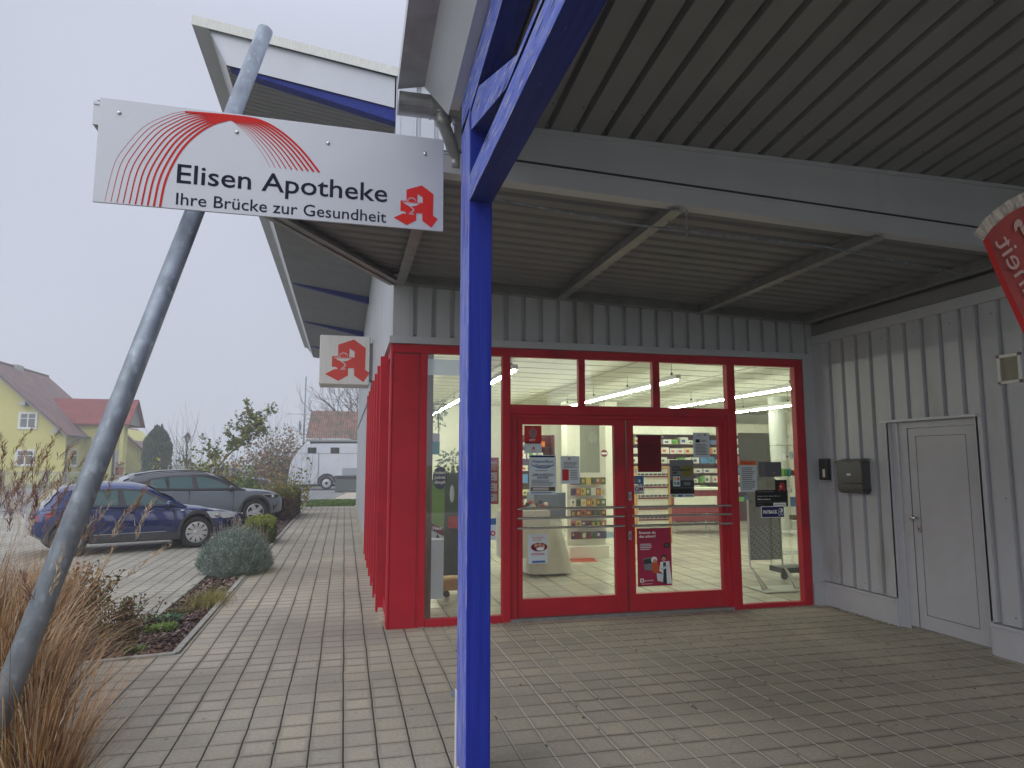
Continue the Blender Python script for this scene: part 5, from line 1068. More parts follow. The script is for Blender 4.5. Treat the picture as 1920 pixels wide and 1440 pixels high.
BL = dict(k=.885, xs=.88, nose=2.0, L=4.10, R=.325, arch=.385, wheels=(.68, 3.30), tumble=.42, gh=(.16, 3.06),
  belt=[(0, .80), (.12, .90), (.5, .94), (1.6, .905), (2.7, .885), (3.05, .875), (3.4, .835), (3.75, .76), (4.0, .66), (4.1, .58)],
  sill=[(0, .42), (.25, .30), (.6, .22), (3.3, .20), (3.8, .20), (4.1, .28)],
  w=[(0, .62), (.15, .76), (.5, .84), (1.2, .865), (2.8, .865), (3.4, .845), (3.75, .77), (3.98, .62), (4.1, .46)],
  roof=[(.16, .92), (.26, 1.02), (.42, 1.22), (.55, 1.30), (1.0, 1.36), (1.5, 1.385), (1.95, 1.365), (2.25, 1.31), (2.6, 1.13), (3.06, .89)],
  surround=[(.62, .95), (.80, 1.20), (1.1, 1.255), (1.6, 1.275), (2.0, 1.25), (2.25, 1.195), (2.84, .91), (1.7, .91)],
  windows=[[(.70, .985), (.82, 1.165), (1.0, 1.205), (1.08, .965)], [(1.13, .965), (1.13, 1.215), (1.58, 1.235), (1.60, .945)], [(1.76, .945), (1.70, 1.235), (2.0, 1.21), (2.16, 1.17), (2.36, 1.08), (2.37, .935)], [(2.40, .935), (2.40, 1.06), (2.66, .93)]],
  screen=(2.27, 2.98), rscreen=(.19, .46), extra=[ex_blue])
th = R(26.0)
def place(S, wxy, th):
    """world position of the tail so that the near front wheel touches the ground at wxy"""
    lx, ly = S['wheels'][1], -lerp_tab(S['w'], S['wheels'][1]); c, s = math.cos(th), math.sin(th); k = S.get('k', 1); lx *= k * S.get('xs', 1); ly *= k; return (wxy[0] - (lx * c - ly * s), wxy[1] - (lx * s + ly * c), 0)
fw = at(368, 1027, 'z', 0); make_car('parked_car', 'blue crossover car with silver wheel covers parked behind the leaning pole', BL, P_blue, place(BL, (fw.x, fw.y), th), th)
P_grey = mat('car_paint_grey', (.17, .20, .235), .3, .3, var=.03, coat=1.)
P_dk = flat('cabin_dark', (.035, .038, .045), .3, coat=.8)
def ex_grey(t, hw, bw):
    for s in (-1, 1):
        mirror(t, 2.98, 1.06, .82, P_dk, s)
        mb = MB()
        for x, z0, z1 in ((3.06, .4, 1.0), (1.9, .35, 1.02)): mb.box(x, s * (bw(x, 0) + .001), z0, x + .008, s * (bw(x, 0) * .95), z1)
        mb.build('door_gap', M_black, t)
        f = lambda x: s * (bw(x, 0) * .985 + .012); top = [(3.88, .86), (4.1, .865), (4.3, .85), (4.46, .815)]; bot = [(3.90, .845), (4.05, .76), (4.25, .735), (4.46, .76)]
        mb = MB(); mb.use(M_black).add([(x, f(x), z) for x, z in top] + [(x, f(x), z) for x, z in bot], [(i, i + 1, 5 + i, 4 + i) for i in range(3)]); mb.build('headlight', None, t)
        mb = MB(); f2 = lambda x: f(x) + s * .006; mb.add([(3.90, f2(3.9), .855), (4.1, f2(4.1), .86), (4.3, f2(4.3), .845), (4.3, f2(4.3), .825), (4.1, f2(4.1), .84), (3.9, f2(3.9), .84)], [tuple(range(6))]); mb.ball((4.2, f(4.2), .79), .05, 10, (1.2, .25, .8)); mb.build('lamp_strip', M_lamp, t)
        mb = MB(); mb.add([(4.22, f(4.22), .60), (4.42, f(4.42), .63), (4.36, f(4.36), .50), (4.24, f(4.24), .36)], [(0, 1, 2, 3)]); mb.build('air_intake', M_black, t)
        mb = MB(); mb.tube(cr([(.6, s * .60, 1.44), (1.2, s * .61, 1.53), (2.0, s * .60, 1.545), (2.5, s * .58, 1.50)], 4), .016, 6); mb.build('roof_rail', M_black, t)
    mb = MB(); mb.box(4.54, -.5, .30, 4.60, .5, .44); mb.build('grille', M_black, t, bevel=.02); mb = MB(); mb.box(4.56, -.26, .50, 4.615, .26, .60); mb.build('number_plate', M_white, t)
GR = dict(k=.90, L=4.60, R=.355, arch=.42, wheels=(.78, 3.70), tumble=.40, gh=(.15, 3.42), cabm=P_dk,
  belt=[(0, .88), (.2, 1.0), (1.0, 1.04), (2.2, 1.02), (3.2, 1.0), (3.6, .98), (4.1, .93), (4.4, .86), (4.6, .74)],
  sill=[(0, .42), (.3, .30), (.7, .24), (3.6, .23), (4.1, .24), (4.6, .30)],
  w=[(0, .68), (.2, .82), (.7, .90), (1.5, .92), (3.3, .92), (3.9, .90), (4.25, .81), (4.48, .68), (4.6, .54)],
  roof=[(.15, 1.02), (.4, 1.32), (.7, 1.46), (1.3, 1.53), (1.9, 1.55), (2.3, 1.52), (2.65, 1.42), (3.42, 1.0)],
  surround=[(.62, 1.09), (.95, 1.34), (1.6, 1.42), (2.2, 1.41), (2.6, 1.31), (3.25, 1.03), (1.8, 1.04)],
  windows=[[(.8, 1.11), (1.0, 1.30), (1.3, 1.36), (1.36, 1.08)], [(1.42, 1.08), (1.42, 1.37), (1.98, 1.385), (2.02, 1.06)], [(2.16, 1.06), (2.10, 1.385), (2.42, 1.345), (2.62, 1.27), (3.02, 1.06)]],
  screen=(2.66, 3.34), rscreen=(.18, .5), extra=[ex_grey])
fw = at(478, 984, 'z', 0); make_car('parked_car', 'grey crossover car parked beyond the blue car', GR, P_grey, place(GR, (fw.x, fw.y), th), th, cover='five')
SL = dict(BL); SL.update(k=1, xs=1, nose=1, L=4.4, R=.32, arch=.37, wheels=(.8, 3.5), gh=(.5, 3.3), tumble=.45,
  belt=[(0, .86), (.3, .93), (1.6, .90), (3.1, .86), (3.8, .78), (4.3, .64), (4.4, .55)], sill=[(0, .35), (.6, .22), (3.8, .2), (4.4, .28)],
  w=[(0, .65), (.3, .8), (1.0, .86), (3.2, .86), (4.0, .74), (4.4, .5)], roof=[(.5, .93), (1.1, 1.28), (1.7, 1.40), (2.2, 1.38), (2.6, 1.28), (3.3, .88)],
  surround=[(.95, .96), (1.3, 1.23), (1.8, 1.30), (2.2, 1.28), (2.6, 1.18), (3.05, .93)], windows=[[(1.05, .98), (1.35, 1.2), (1.75, 1.26), (1.78, .96)], [(1.88, .96), (1.88, 1.26), (2.2, 1.24), (2.5, 1.15), (2.85, .95)]],
  screen=(2.6, 3.2), rscreen=(.6, 1.1), extra=[])
p = at(552, 912, 'z', 0); k = Vector((-5.4, 37.5, 0)); make_car('parked_car', 'dark grey car half hidden by bushes next to the horse trailer', SL, mat('car_paint_dark', (.07, .08, .11), .35, .3, coat=1.), (k.x - 2.5, k.y - .6, 0), R(4), cover='five')

# ------------------------------------------------------------------ horse trailer
TY = 41.5; M_tr = mat('trailer_panel', (.58, .60, .65), .4, var=.06, scale=2); 
tl0, tr0 = at(538, 915, 'y', TY).x, 3.2; zT, zB = at(620, 832, 'y', TY).z, at(600, 908, 'y', TY).z
ht = thing('horse_trailer', 'white horse trailer with rounded front parked behind the building', 'trailer', (tl0, TY, 0))
pr = cr([(tl0, zB), (tl0 + .12, zB + 1.0), (tl0 + .35, zB + 1.6), (tl0 + .85, zT - .12), (tl0 + 1.5, zT), (tr0 - .4, zT), (tr0, zT - .2), (tr0, zB)], 5)
mb = MB(); mb.prism(pr, 'y', TY, TY + 1.7); fixn(mb.build('body', M_tr, ht, bevel=.04))
mb = MB(); zz = at(600, 850, 'y', TY).z
mb.box(tl0 + .3, TY - .012, zz - .012, tr0, TY - .002, zz + .012); x = at(575, 880, 'y', TY).x; x2 = at(596, 880, 'y', TY).x
mb.box(x, TY - .012, zB, x + .015, TY - .002, zz); mb.box(x2, TY - .02, zB, x2 + .05, TY - .002, zz); mb.build('panel_joint', flat('joint_grey', (.25, .26, .28)), ht)
for px in (585, 628):
    a, b = at(px - 8, 839, 'y', TY - .02), at(px + 8, 850, 'y', TY - .02); mb = MB(); mb.box(a.x, TY - .03, b.z, b.x, TY - .002, a.z); mb.build('window', M_black, ht, bevel=.06)
w0 = at(612, 908, 'y', TY - .05)
mb = MB(); mb.use(M_tyre).lathe([(.25, -.1), (.36, -.1), (.38, .0), (.36, .12), (.25, .12)], (w0.x, TY - .05, .38), 'y', 28); wh = mb.build('wheel', None, ht); mb = MB(); mb.use(M_cover).lathe([(.25, -.08), (.12, -.1), (0, -.1)], (w0.x, TY - .05, .38), 'y', 24); mb.use(M_black).lathe([(.09, -.105), (0, -.105)], (w0.x, TY - .05, .38), 'y', 16); mb.build('rim', None, wh)
mb = MB(); n = 14; V = [(w0.x + r_ * math.cos(R(-5 + 190 * i / n)), yy, .42 + r_ * math.sin(R(-5 + 190 * i / n))) for i in range(n + 1) for r_, yy in ((.43, TY - .16), (.52, TY - .16), (.52, TY))]
mb.add(V, [(i * 3 + k, i * 3 + k + 1, i * 3 + 4 + k, i * 3 + 3 + k) for i in range(n) for k in range(2)]); mb.build('mudguard', M_black, ht)
mb = MB(); mb.box(tl0 + .2, TY + .1, zB - .12, tr0, TY + 1.6, zB); mb.build('chassis', M_trim, ht)
mb = MB(); a, b = at(629, 892, 'y', 38), at(668, 922, 'y', 38); mb.box(a.x, 38, 0, b.x + .2, 38.8, at(640, 897, 'y', 38).z); bx = tag(mb.build('storage_box', flat('green_grey_box', (.10, .12, .12), .7), bevel=.03), 'dark green grey plastic storage box beside the horse trailer', 'box')
mb = MB(); mb.box(a.x - .05, 37.95, at(640, 897, 'y', 38).z, b.x + .25, 38.85, at(640, 892, 'y', 38).z); mb.build('lid', M_trim, bx, bevel=.03)
a, b = at(642, 876, 'y', 38.4), at(668, 892, 'y', 38.4); mb = MB(); mb.box(a.x, 38.4, b.z, b.x + .2, 38.7, a.z - .05); tag(mb.build('clear_crate', glass('clear_plastic', (.75, .8, .8), 1.5, .2, .3)), 'clear plastic crate on the dark storage box', 'crate')

# ------------------------------------------------------------------ shed with corrugated roof, mast, dish
SYd = 54.; M_corr = mat('old_corrugated', (.22, .13, .10), .9, var=.35, scale=3, dirt=(.10, .10, .06), dscale=1.2, dthr=.52)
sh = thing('shed', 'old shed with mossy brown corrugated roof behind the horse trailer', 'shed', (-1, SYd, 0))
e0, e1 = at(573, 822, 'y', SYd), at(684, 824, 'y', SYd); r0, r1 = at(584, 770, 'y', SYd + 3.4), at(684, 772, 'y', SYd + 3.4); e1.x = 4; r1.x = 4.; r1.z = r0.z; e1.z = e0.z
mb = MB(); n = 40; V = []
for i in range(n * 4 + 1):
    t = i / (n * 4); o = .05 * math.sin(i * math.pi / 2); V += [e0.lerp(e1, t) + Vector((0, 0, o)), r0.lerp(r1, t) + Vector((0, 0, o))]
mb.add(V, [(2 * i, 2 * i + 2, 2 * i + 3, 2 * i + 1) for i in range(n * 4)]); mb.build('roof', M_corr, sh)
mb = MB(); mb.box(e0.x + .3, SYd + .4, 0, 4, SYd + 5, e0.z - .05); mb.build('wall', mat('dark_boards', (.045, .045, .045), .9), sh)
mb = MB(); mb.box(e0.x, SYd - .02, e0.z - .22, 4, SYd + .02, e0.z - .06); mb.build('gutter', M_zinc, sh)
ms = thing('antenna_mast', 'thin tall metal mast standing left of the shed roof', 'mast', tuple(at(570, 830, 'y', 50)))
a, b = at(569, 832, 'y', 50), at(574, 706, 'y', 50); mb = MB(); mb.tube([(a.x, 50, -.05), (a.x, 50, a.z), (a.x + .5 * (b.x - a.x), 50, (a.z + b.z) / 2)], .06, 8); mb.tube([(a.x + .5 * (b.x - a.x), 50, (a.z + b.z) / 2), tuple(b)], .045, 8); mb.build('pole', M_galv, ms)
ds_ = thing('satellite_dish', 'grey satellite dish fixed to the thin mast', 'satellite dish', tuple(at(564, 798, 'y', 49.8))); c = at(565, 800, 'y', 49.8)
mb = MB(); mb.lathe([(0, .0), (.2, -.02), (.36, -.08), (.45, -.14)], (0, 0, 0), 'x', 20)
for i, v in enumerate(mb.v): mb.v[i] = (c.x + v[0] * 1.0 - v[1] * .15, c.y + v[1], c.z + v[2])
mb.build('bowl', M_zinc, ds_, smooth=True); mb = MB(); mb.tube([(c.x, c.y, c.z - .4), (c.x - .45, c.y - .1, c.z - .1)], .02, 6); mb.ball((c.x - .5, c.y - .1, c.z - .05), .06, 8); mb.build('feed_arm', M_zinc, ds_)

# ------------------------------------------------------------------ yellow house
M_yel = mat('yellow_plaster', (.60, .56, .20), .85, var=.04, scale=.6); M_tile_r = None
def tile_mat(name, c, c2):
    m = mat(name, c, .8, var=.18, scale=1.2, dirt=c2, dscale=.7, dthr=.5); nt = m.node_tree; N = nt.nodes; L = nt.links; b = N['Principled BSDF']
    br = N.new('ShaderNodeTexBrick'); br.inputs['Scale'].default_value = 1; br.inputs['Brick Width'].default_value = .30; br.inputs['Row Height'].default_value = .22; br.inputs['Mortar Size'].default_value = .018
    br.inputs[1].default_value = (1, 1, 1, 1); br.inputs[2].default_value = (.78, .78, .78, 1); br.inputs[3].default_value = (.38, .38, .38, 1)
    tc = N.new('ShaderNodeTexCoord'); sp = N.new('ShaderNodeSeparateXYZ'); cb = N.new('ShaderNodeCombineXYZ'); ad = N.new('ShaderNodeMath'); L.new(tc.outputs['Object'], sp.inputs[0]); L.new(sp.outputs[0], ad.inputs[0]); L.new(sp.outputs[1], ad.inputs[1]); L.new(ad.outputs[0], cb.inputs[0])
    ml = N.new('ShaderNodeMath'); ml.operation = 'MULTIPLY'; ml.inputs[1].default_value = 1.35; L.new(sp.outputs[2], ml.inputs[0]); L.new(ml.outputs[0], cb.inputs[1]); L.new(cb.outputs[0], br.inputs['Vector'])
    old = b.inputs['Base Color'].links[0].from_socket; mx = N.new('ShaderNodeMix'); mx.data_type = 'RGBA'; mx.blend_type = 'MULTIPLY'; mx.inputs[0].default_value = 1; L.new(old, mx.inputs[6]); L.new(br.outputs[0], mx.inputs[7]); L.new(mx.outputs[2], b.inputs['Base Color']); return m
M_rt = tile_mat('weathered_tiles', (.24, .13, .11), (.17, .11, .10)); M_rt2 = tile_mat('fresh_red_tiles', (.28, .055, .045), (.22, .05, .045))
hs = thing('yellow_house', 'yellow rendered house with steep weathered tile roof and a small red tiled entrance gable', 'house', (-25, 56, 0))
HY, HY2 = 56., 67.; gy = HY - .6
ec = at(127, 815, 'y', gy); v0 = at(0, 703, 'y', gy); slope = (v0.z - ec.z) / (ec.x - v0.x)
ridge = at(60, 697, 'y', 61.5); # ridge height from the sight line
rx = None
best = None
for i in range(400):
    z = 6 + i * .02; x = ec.x - (z - ec.z) / slope; p1 = at(0, 680, 'z', z); 
    if best is None or abs(p1.x - x) < best[0]: best = (abs(p1.x - x), x, z)
rx, rz_ = best[1], best[2]; lx = 2 * rx - ec.x
wall_x = at(121, 860, 'y', HY).x
mb = MB(); mb.prism([(2 * rx - wall_x, -.1), (wall_x, -.1), (wall_x, ec.z + (ec.x - wall_x) * slope - .12), (rx, rz_ - .12), (2 * rx - wall_x, ec.z + (ec.x - wall_x) * slope - .12)], 'y', HY, HY2 - .3); fixn(mb.build('wall', M_yel, hs))
mb = MB()
for sgn in (1, -1):
    ex = rx + sgn * (ec.x - rx); mb.add([(ex, gy, ec.z), (rx, gy, rz_), (rx, HY2, rz_), (ex, HY2, ec.z), (ex, gy, ec.z - .14), (rx, gy, rz_ - .14), (rx, HY2, rz_ - .14), (ex, HY2, ec.z - .14)], [(0, 1, 2, 3), (7, 6, 5, 4), (0, 4, 5, 1), (3, 2, 6, 7), (0, 3, 7, 4)])
rf = fixn(mb.build('roof', M_rt, hs))
mb = MB(); mb.beam((ec.x, gy - .04, ec.z - .16), (rx, gy - .04, rz_ - .16), .06, .26, (0, 1, 0)); mb.build('verge_board', flat('grey_board', (.18, .17, .16)), rf)
mb = MB(); mb.tube([(rx, gy, rz_ + .03), (rx, HY2, rz_ + .03)], .10, 8); mb.build('ridge_tiles', flat('ridge', (.13, .08, .07)), rf)
c = at(36, 690, 'y', 61); mb = MB(); mb.box(rx - .6, 60.4, rz_ - .8, rx + .3, 61.6, at(36, 685, 'y', 61).z); mb.build('chimney', flat('chimney_grey', (.40, .39, .36)), rf)
mb = MB(); mb.tube([(ec.x + .05, gy, ec.z - .05), (ec.x + .05, HY2, ec.z - .05)], .08, 8); mb.tube(cr([(ec.x + .05, HY + 2.2, ec.z - .1), (wall_x + .3, HY + .5, ec.z - .55), (wall_x + .08, HY + .2, ec.z - 1.1), (wall_x + .08, HY + .2, 0)], 5), .06, 8); mb.build('drain_pipe', flat('pipe_grey', (.08, .08, .08)), hs)
for px, py in ((47, 757), (107, 808)):
    p = at(px, py, 'y', HY); mb = MB(); mb.box(p.x - .2, HY - .5, p.z - .15, p.x + .2, HY, p.z + .15); mb.build('purlin_end', flat('pale_wood', (.42, .42, .40)), hs)
M_pane_d = flat('house_window', (.06, .07, .08), .15, coat=.6)
def house_window(x0, y0, x1, y1, ax, val, kind=2):
    a, b = at(x0, y0, ax, val), at(x1, y1, ax, val)
    def bxx(mb, u0, v0, u1, v1, d0, d1):
        if ax == 'y': mb.box(a.x + (b.x - a.x) * u0, val - d1, b.z + (a.z - b.z) * v0, a.x + (b.x - a.x) * u1, val - d0, b.z + (a.z - b.z) * v1)
        else: mb.box(val + d0, a.y + (b.y - a.y) * u0, b.z + (a.z - b.z) * v0, val + d1, a.y + (b.y - a.y) * u1, b.z + (a.z - b.z) * v1)
    mb = MB(); f = .07
    bxx(mb, -.08, -.08, 1.08, .0, 0, .07); bxx(mb, -.08, 1.0, 1.08, 1.06, 0, .05); bxx(mb, -.08, 0, 0, 1, 0, .05); bxx(mb, 1, 0, 1.08, 1, 0, .05)
    bxx(mb, 0, 0, f, 1, .0, .04); bxx(mb, 1 - f, 0, 1, 1, 0, .04); bxx(mb, f, 0, 1 - f, f, 0, .04); bxx(mb, f, 1 - f, 1 - f, 1, 0, .04); bxx(mb, f, .62, 1 - f, .66, 0, .04)
    if kind == 2: bxx(mb, .46, f, .54, .62, 0, .045); bxx(mb, .46, .66, .54, 1 - f, 0, .045)
    w_ = mb.build('window', M_white, hs)
    mb = MB(); bxx(mb, f, f, 1 - f, 1 - f, .0, .02); mb.build('pane', M_pane_d, w_)
house_window(38, 774, 67, 803, 'y', HY); house_window(32, 844, 62, 872, 'y', HY); house_window(134, 843, 143, 873, 'x', wall_x, 1); house_window(158, 844, 166, 862, 'x', wall_x, 1)
# entrance gable on the long side
gx = wall_x + 3.2; zr2 = at(160, 747, 'y', 61.2).z; ze = at(170, 794, 'y', 59.5).z
mb = MB(); ga, gb_ = 59.3, 63.7; gm = (ga + gb_) / 2
mb.prism([(ga + .4, -.1), (gb_ - .4, -.1), (gb_ - .4, ze + .1), (gm, zr2 - .1), (ga + .4, ze + .1)], 'x', rx + 1.5, gx - 1.2); fixn(mb.build('porch_wall', M_yel, hs))
mb = MB()
for sg_ in (-1, 1):
    yy = gm + sg_ * (gb_ - gm); mb.add([(rx + 1.2, yy, ze), (gx, yy, ze), (gx, gm, zr2), (rx + 1.2, gm, zr2), (rx + 1.2, yy, ze - .12), (gx, yy, ze - .12), (gx, gm, zr2 - .12), (rx + 1.2, gm, zr2 - .12)], [(0, 1, 2, 3), (7, 6, 5, 4), (1, 5, 6, 2), (0, 4, 5, 1)])
fixn(mb.build('porch_roof', M_rt2, hs))
mb = MB(); mb.prism([(ga + .2, ze), (gb_ - .2, ze), (gm, zr2 - .15)], 'x', gx - .5, gx - .3); mb.build('gable_boards', flat('grey_timber', (.20, .20, .18)), hs)
mb = MB(); mb.box(gx - 1.6, ga + .5, -.1, gx - 1.2, ga + .9, ze); mb.box(gx - .7, ga + .3, .3, gx - .45, ga + .55, ze); mb.build('porch_post', M_yel, hs)
p = at(222, 800, 'y', 66)
sx0, sx1 = at(224, 880, 'y', 66).x, at(268, 880, 'y', 66).x; ze3 = at(268, 845, 'y', 65.5).z; zr3 = at(230, 800, 'y', 65.5).z
mb = MB(); mb.prism([(sx0 - 3, -.1), (sx1, -.1), (sx1, ze3), (sx0, zr3 - .1), (sx0 - 3, zr3)], 'y', 66, 72); fixn(mb.build('wing_wall', M_yel, hs))
mb = MB(); mb.add([(sx1 + .4, 65.5, ze3 - .15), (sx0 - .5, 65.5, zr3 + .1), (sx0 - .5, 72.5, zr3 + .1), (sx1 + .4, 72.5, ze3 - .15), (sx1 + .4, 65.5, ze3 - .32), (sx0 - .5, 65.5, zr3 - .1)], [(0, 1, 2, 3), (0, 4, 5, 1)]); mb.build('wing_roof', M_rt, hs)
mb = MB(); a, b = at(205, 838, 'x', gx - 1.15), at(219, 885, 'x', gx - 1.15); mb.box(gx - 1.2, ga + .9, .5, gx - 1.14, ga + 2.6, 2.5); mb.build('front_door', flat('pale_door', (.45, .44, .42)), hs)
for k in range(4):
    mb = MB(); mb.box(gx - 1.2, ga + .2, -.05, gx + 1.6 - k * .35, gb_ - .4, .12 + k * .14); mb.build('step', M_conc, hs) if k == 0 else mb.build('step', M_conc, hs)
pt = thing('flower_pot', 'terracotta pot with a red plant on the yellow house steps', 'flower pot', (gx - .6, ga + .9, .6))
mb = MB(); c = (gx - .6, ga + .4, .60); mb.lathe([(.22, 0), (.32, .5), (.36, .6), (.30, .6), (0, .55)], c, 'z', 16); mb.build('pot', flat('terracotta', (.40, .16, .10)), pt)
mb = MB()
for i in range(70): d = Vector((random.gauss(0, .14), random.gauss(0, .14), random.uniform(.6, 1.0))); q = Vector(c) + d; s = .06; mb.use(flat('pot_red', (.25, .05, .05)) if i % 3 else M_leaf).add([q, q + Vector((s, 0, s)), q + Vector((0, s, s * 1.6)), q + Vector((-s, 0, s * .6))], [(0, 1, 2, 3)])
mb.build('plant', None, pt)
# garden fence in front of the house
fc = thing('garden_fence', 'low grey metal garden fence with stone posts in front of the yellow house', 'fence', (-25, 53.5, 0)); FYd = 53.5
xa, xb = at(-5, 900, 'y', FYd).x, at(160, 900, 'y', FYd).x; zt = at(60, 884, 'y', FYd).z
for px in (4, 86, 160):
    p = at(px, 884, 'y', FYd); mb = MB(); mb.box(p.x - .14, FYd - .14, -.05, p.x + .14, FYd + .14, at(px, 881, 'y', FYd).z); mb.build('fence_post', M_conc, fc, bevel=.02)
mb = MB(); n = 46
for i in range(n): x = xa + (xb - xa) * i / n; mb.box(x - .012, FYd - .012, .12, x + .012, FYd + .012, zt)
mb.box(xa, FYd - .02, .22, xb, FYd + .02, .26); mb.box(xa, FYd - .02, zt - .12, xb, FYd + .02, zt - .08); mb.build('bars', M_zinc, fc)
mb = MB(); mb.box(xa, FYd - .05, -.05, xb, FYd + .1, .10); mb.build('base_wall', M_conc, fc)
# railing in the distance
rl = thing('railing', 'thin grey metal railing fading into the fog behind the parked cars', 'railing', (-16, 52, 0)); RY = 52.
x0, x1 = at(316, 873, 'y', RY).x, at(545, 870, 'y', RY).x; z1 = at(400, 873, 'y', RY).z
mb = MB()
for dz in (0, .42): mb.tube([(x0, RY, z1 - dz), (x1, RY, z1 - dz)], .035, 6)
mb.build('rail', M_zinc, rl)
n = 7
for i in range(n + 1): x = x0 + (x1 - x0) * i / n; mb = MB(); mb.box(x - .04, RY - .04, 0, x + .04, RY + .04, z1 + .04); mb.build('post', M_zinc, rl)
# street lamp
LY = 60.; p = at(351, 830, 'y', LY); lp = thing('street_lamp', 'old fashioned lantern street lamp in the fog beside the clipped conifer', 'street lamp', (p.x, LY, 0))
mb = MB(); mb.tube([(p.x, LY, 0), (p.x, LY, p.z)], [.07, .045], 10); mb.build('post', M_trim, lp)
mb = MB(); mb.use(glass('lantern_glass', (.8, .8, .8), 1.4, .1, .15)).lathe([(.10, 0), (.24, .45)], (p.x, LY, p.z), 'z', 6); mb.use(M_trim); mb.lathe([(.12, -.05), (.10, 0)], (p.x, LY, p.z), 'z', 6); mb.lathe([(.30, .45), (.10, .75), (.04, .8), (0, .9)], (p.x, LY, p.z), 'z', 6)
for k in range(6): a = k * math.pi / 3; mb.tube([(p.x + .1 * math.cos(a), LY + .1 * math.sin(a), p.z), (p.x + .24 * math.cos(a), LY + .24 * math.sin(a), p.z + .45)], .012, 4)
mb.build('lantern', None, lp)
# ------------------------------------------------------------------ plants
def leafm(name, c, rough=.6, var=.35):
    m = mat(name, c, rough, var=var, scale=9, spec=.3); b = m.node_tree.nodes['Principled BSDF']; 
    return m
def leaf(mb, p, d, s, w=.45, curl=.2):
    d = Vector(d).normalized(); u = d.cross(Vector((random.gauss(0, 1), random.gauss(0, 1), random.gauss(0, 1)))).normalized() * s * w; p = Vector(p); n = d.cross(u).normalized() * s * curl
    mb.add([p, p + d * s * .45 + u + n, p + d * s, p + d * s * .45 - u + n], [(0, 1, 2, 3)])
def branch(tw, lv, p, d, L, r, depth, lm, ls, dens, spread=.5, up=.1):
    """recursive twig: tw collects wood, lv leaves"""
    p = Vector(p); d = Vector(d).normalized(); n = 5; pts = [p]; q = p
    for i in range(n):
        d = (d + Vector((random.gauss(0, .12), random.gauss(0, .12), random.gauss(0, .10) + up * .3))).normalized(); q = q + d * L / n; pts.append(q)
    tw.tube(pts, [r * (1 - .6 * i / n) for i in range(n + 1)], 5 if depth else 4, cap=False)
    if depth > 0:
        k = random.randint(3, 4)
        for i in range(k):
            a = pts[random.randint(2, n)]; dd = (d + Vector((random.gauss(0, spread), random.gauss(0, spread), random.gauss(0, spread) + up))).normalized()
            branch(tw, lv, a, dd, L * random.uniform(.5, .75), r * .5, depth - 1, lm, ls, dens, spread, up)
    if lv is not None and depth <= 1:
        for i in range(int(dens * (1 if depth else 1.4))):
            a = pts[random.randint(1, n)]; lv.use(random.choice(lm)); leaf(lv, a + Vector((random.gauss(0, .03), random.gauss(0, .03), random.gauss(0, .03))), (random.gauss(0, 1), random.gauss(0, 1), random.gauss(0, .6)), ls * random.uniform(.6, 1.3))
def plant(name, label, cat, loc, build, group=None):
    t = thing(name, label, cat, loc, group); tw, lv = MB(), MB(); build(tw, lv)
    if tw.v: tw.build('stems' if cat != 'tree' else 'trunk', M_bark if not tw.mats else None, t)
    if lv.v: lv.build('foliage' if cat != 'tree' else 'crown', None, t)
    return t
M_bark = mat('bark', (.09, .07, .05), .9, var=.3, scale=20)
G_y = [leafm('leaf_yellow_green', (.26, .26, .05)), leafm('leaf_green', (.10, .15, .035)), leafm('leaf_ochre', (.30, .19, .045)), leafm('leaf_olive', (.15, .15, .05))]
# leaning young tree behind the grey car
def b_(tw, lv):
    o = at(452, 905, 'z', 0); o = Vector((-5.9, 31, 0)); top = at(488, 790, 'y', 31)
    pts = cr([tuple(o), tuple(o + (top - o) * .4 + Vector((-.25, 0, 0))), tuple(o + (top - o) * .75 + Vector((-.1, 0, 0))), tuple(top)], 5); tw.tube(pts, [.05 * (1 - i / len(pts)) + .008 for i in range(len(pts))], 6)
    for i in range(34):
        a = Vector(pts[random.randint(3, len(pts) - 1)]); branch(tw, lv, a, (random.gauss(0, .8), random.gauss(0, .6), random.uniform(.0, .8)), random.uniform(.5, 1.1) * (1.1 - .35 * (a.z / 3.3)), .012, 1, [G_y[0], G_y[1], G_y[1], G_y[3]], .12, 12, .5, .15)
plant('young_tree', 'slender young tree with sparse yellow green leaves leaning right above the grey car', 'tree', (-5.9, 31, 0), b_)
def bush(px, Yb, wd, hh, mats, n, ls, lab, name='bush', twigs=10, cat='bush', grp=None):
    c = at(px, 900, 'y', Yb); c.z = 0
    def f(tw, lv):
        for i in range(twigs): branch(tw, None, c + Vector((random.gauss(0, wd * .12), random.gauss(0, .2), 0)), (random.gauss(0, .5), random.gauss(0, .4), 1), hh * random.uniform(.8, 1.15), .012, 1, mats, ls, 0, .4, .3)
        for i in range(n):
            u, v, w_ = random.gauss(0, .42), random.gauss(0, .4), abs(random.gauss(0, .5)); r_ = math.sqrt(u * u + v * v + w_ * w_)
            if r_ > 1: continue
            q = c + Vector((u * wd, v * wd * .7, .1 + w_ * hh * (1 + .25 * math.sin(u * 7 + v * 5)))); lv.use(random.choice(mats)); leaf(lv, q, (random.gauss(0, 1), random.gauss(0, 1), random.gauss(.2, .8)), ls * random.uniform(.6, 1.4))
    return plant(name, lab, cat, tuple(c), f, grp)
bush(400, 27, 1.3, 1.9, [G_y[0], G_y[1], G_y[2]], 1500, .11, 'loose yellow green bush above the roof of the grey car')
bush(432, 26, .8, 1.35, [G_y[2], leafm('leaf_brown', (.14, .08, .04)), G_y[0]], 900, .09, 'brownish yellow bush just left of the leaning young tree')
bush(462, 25.5, .7, 1.25, [G_y[1], leafm('leaf_fresh', (.17, .25, .05))], 1100, .09, 'fresh green bush at the foot of the leaning young tree')
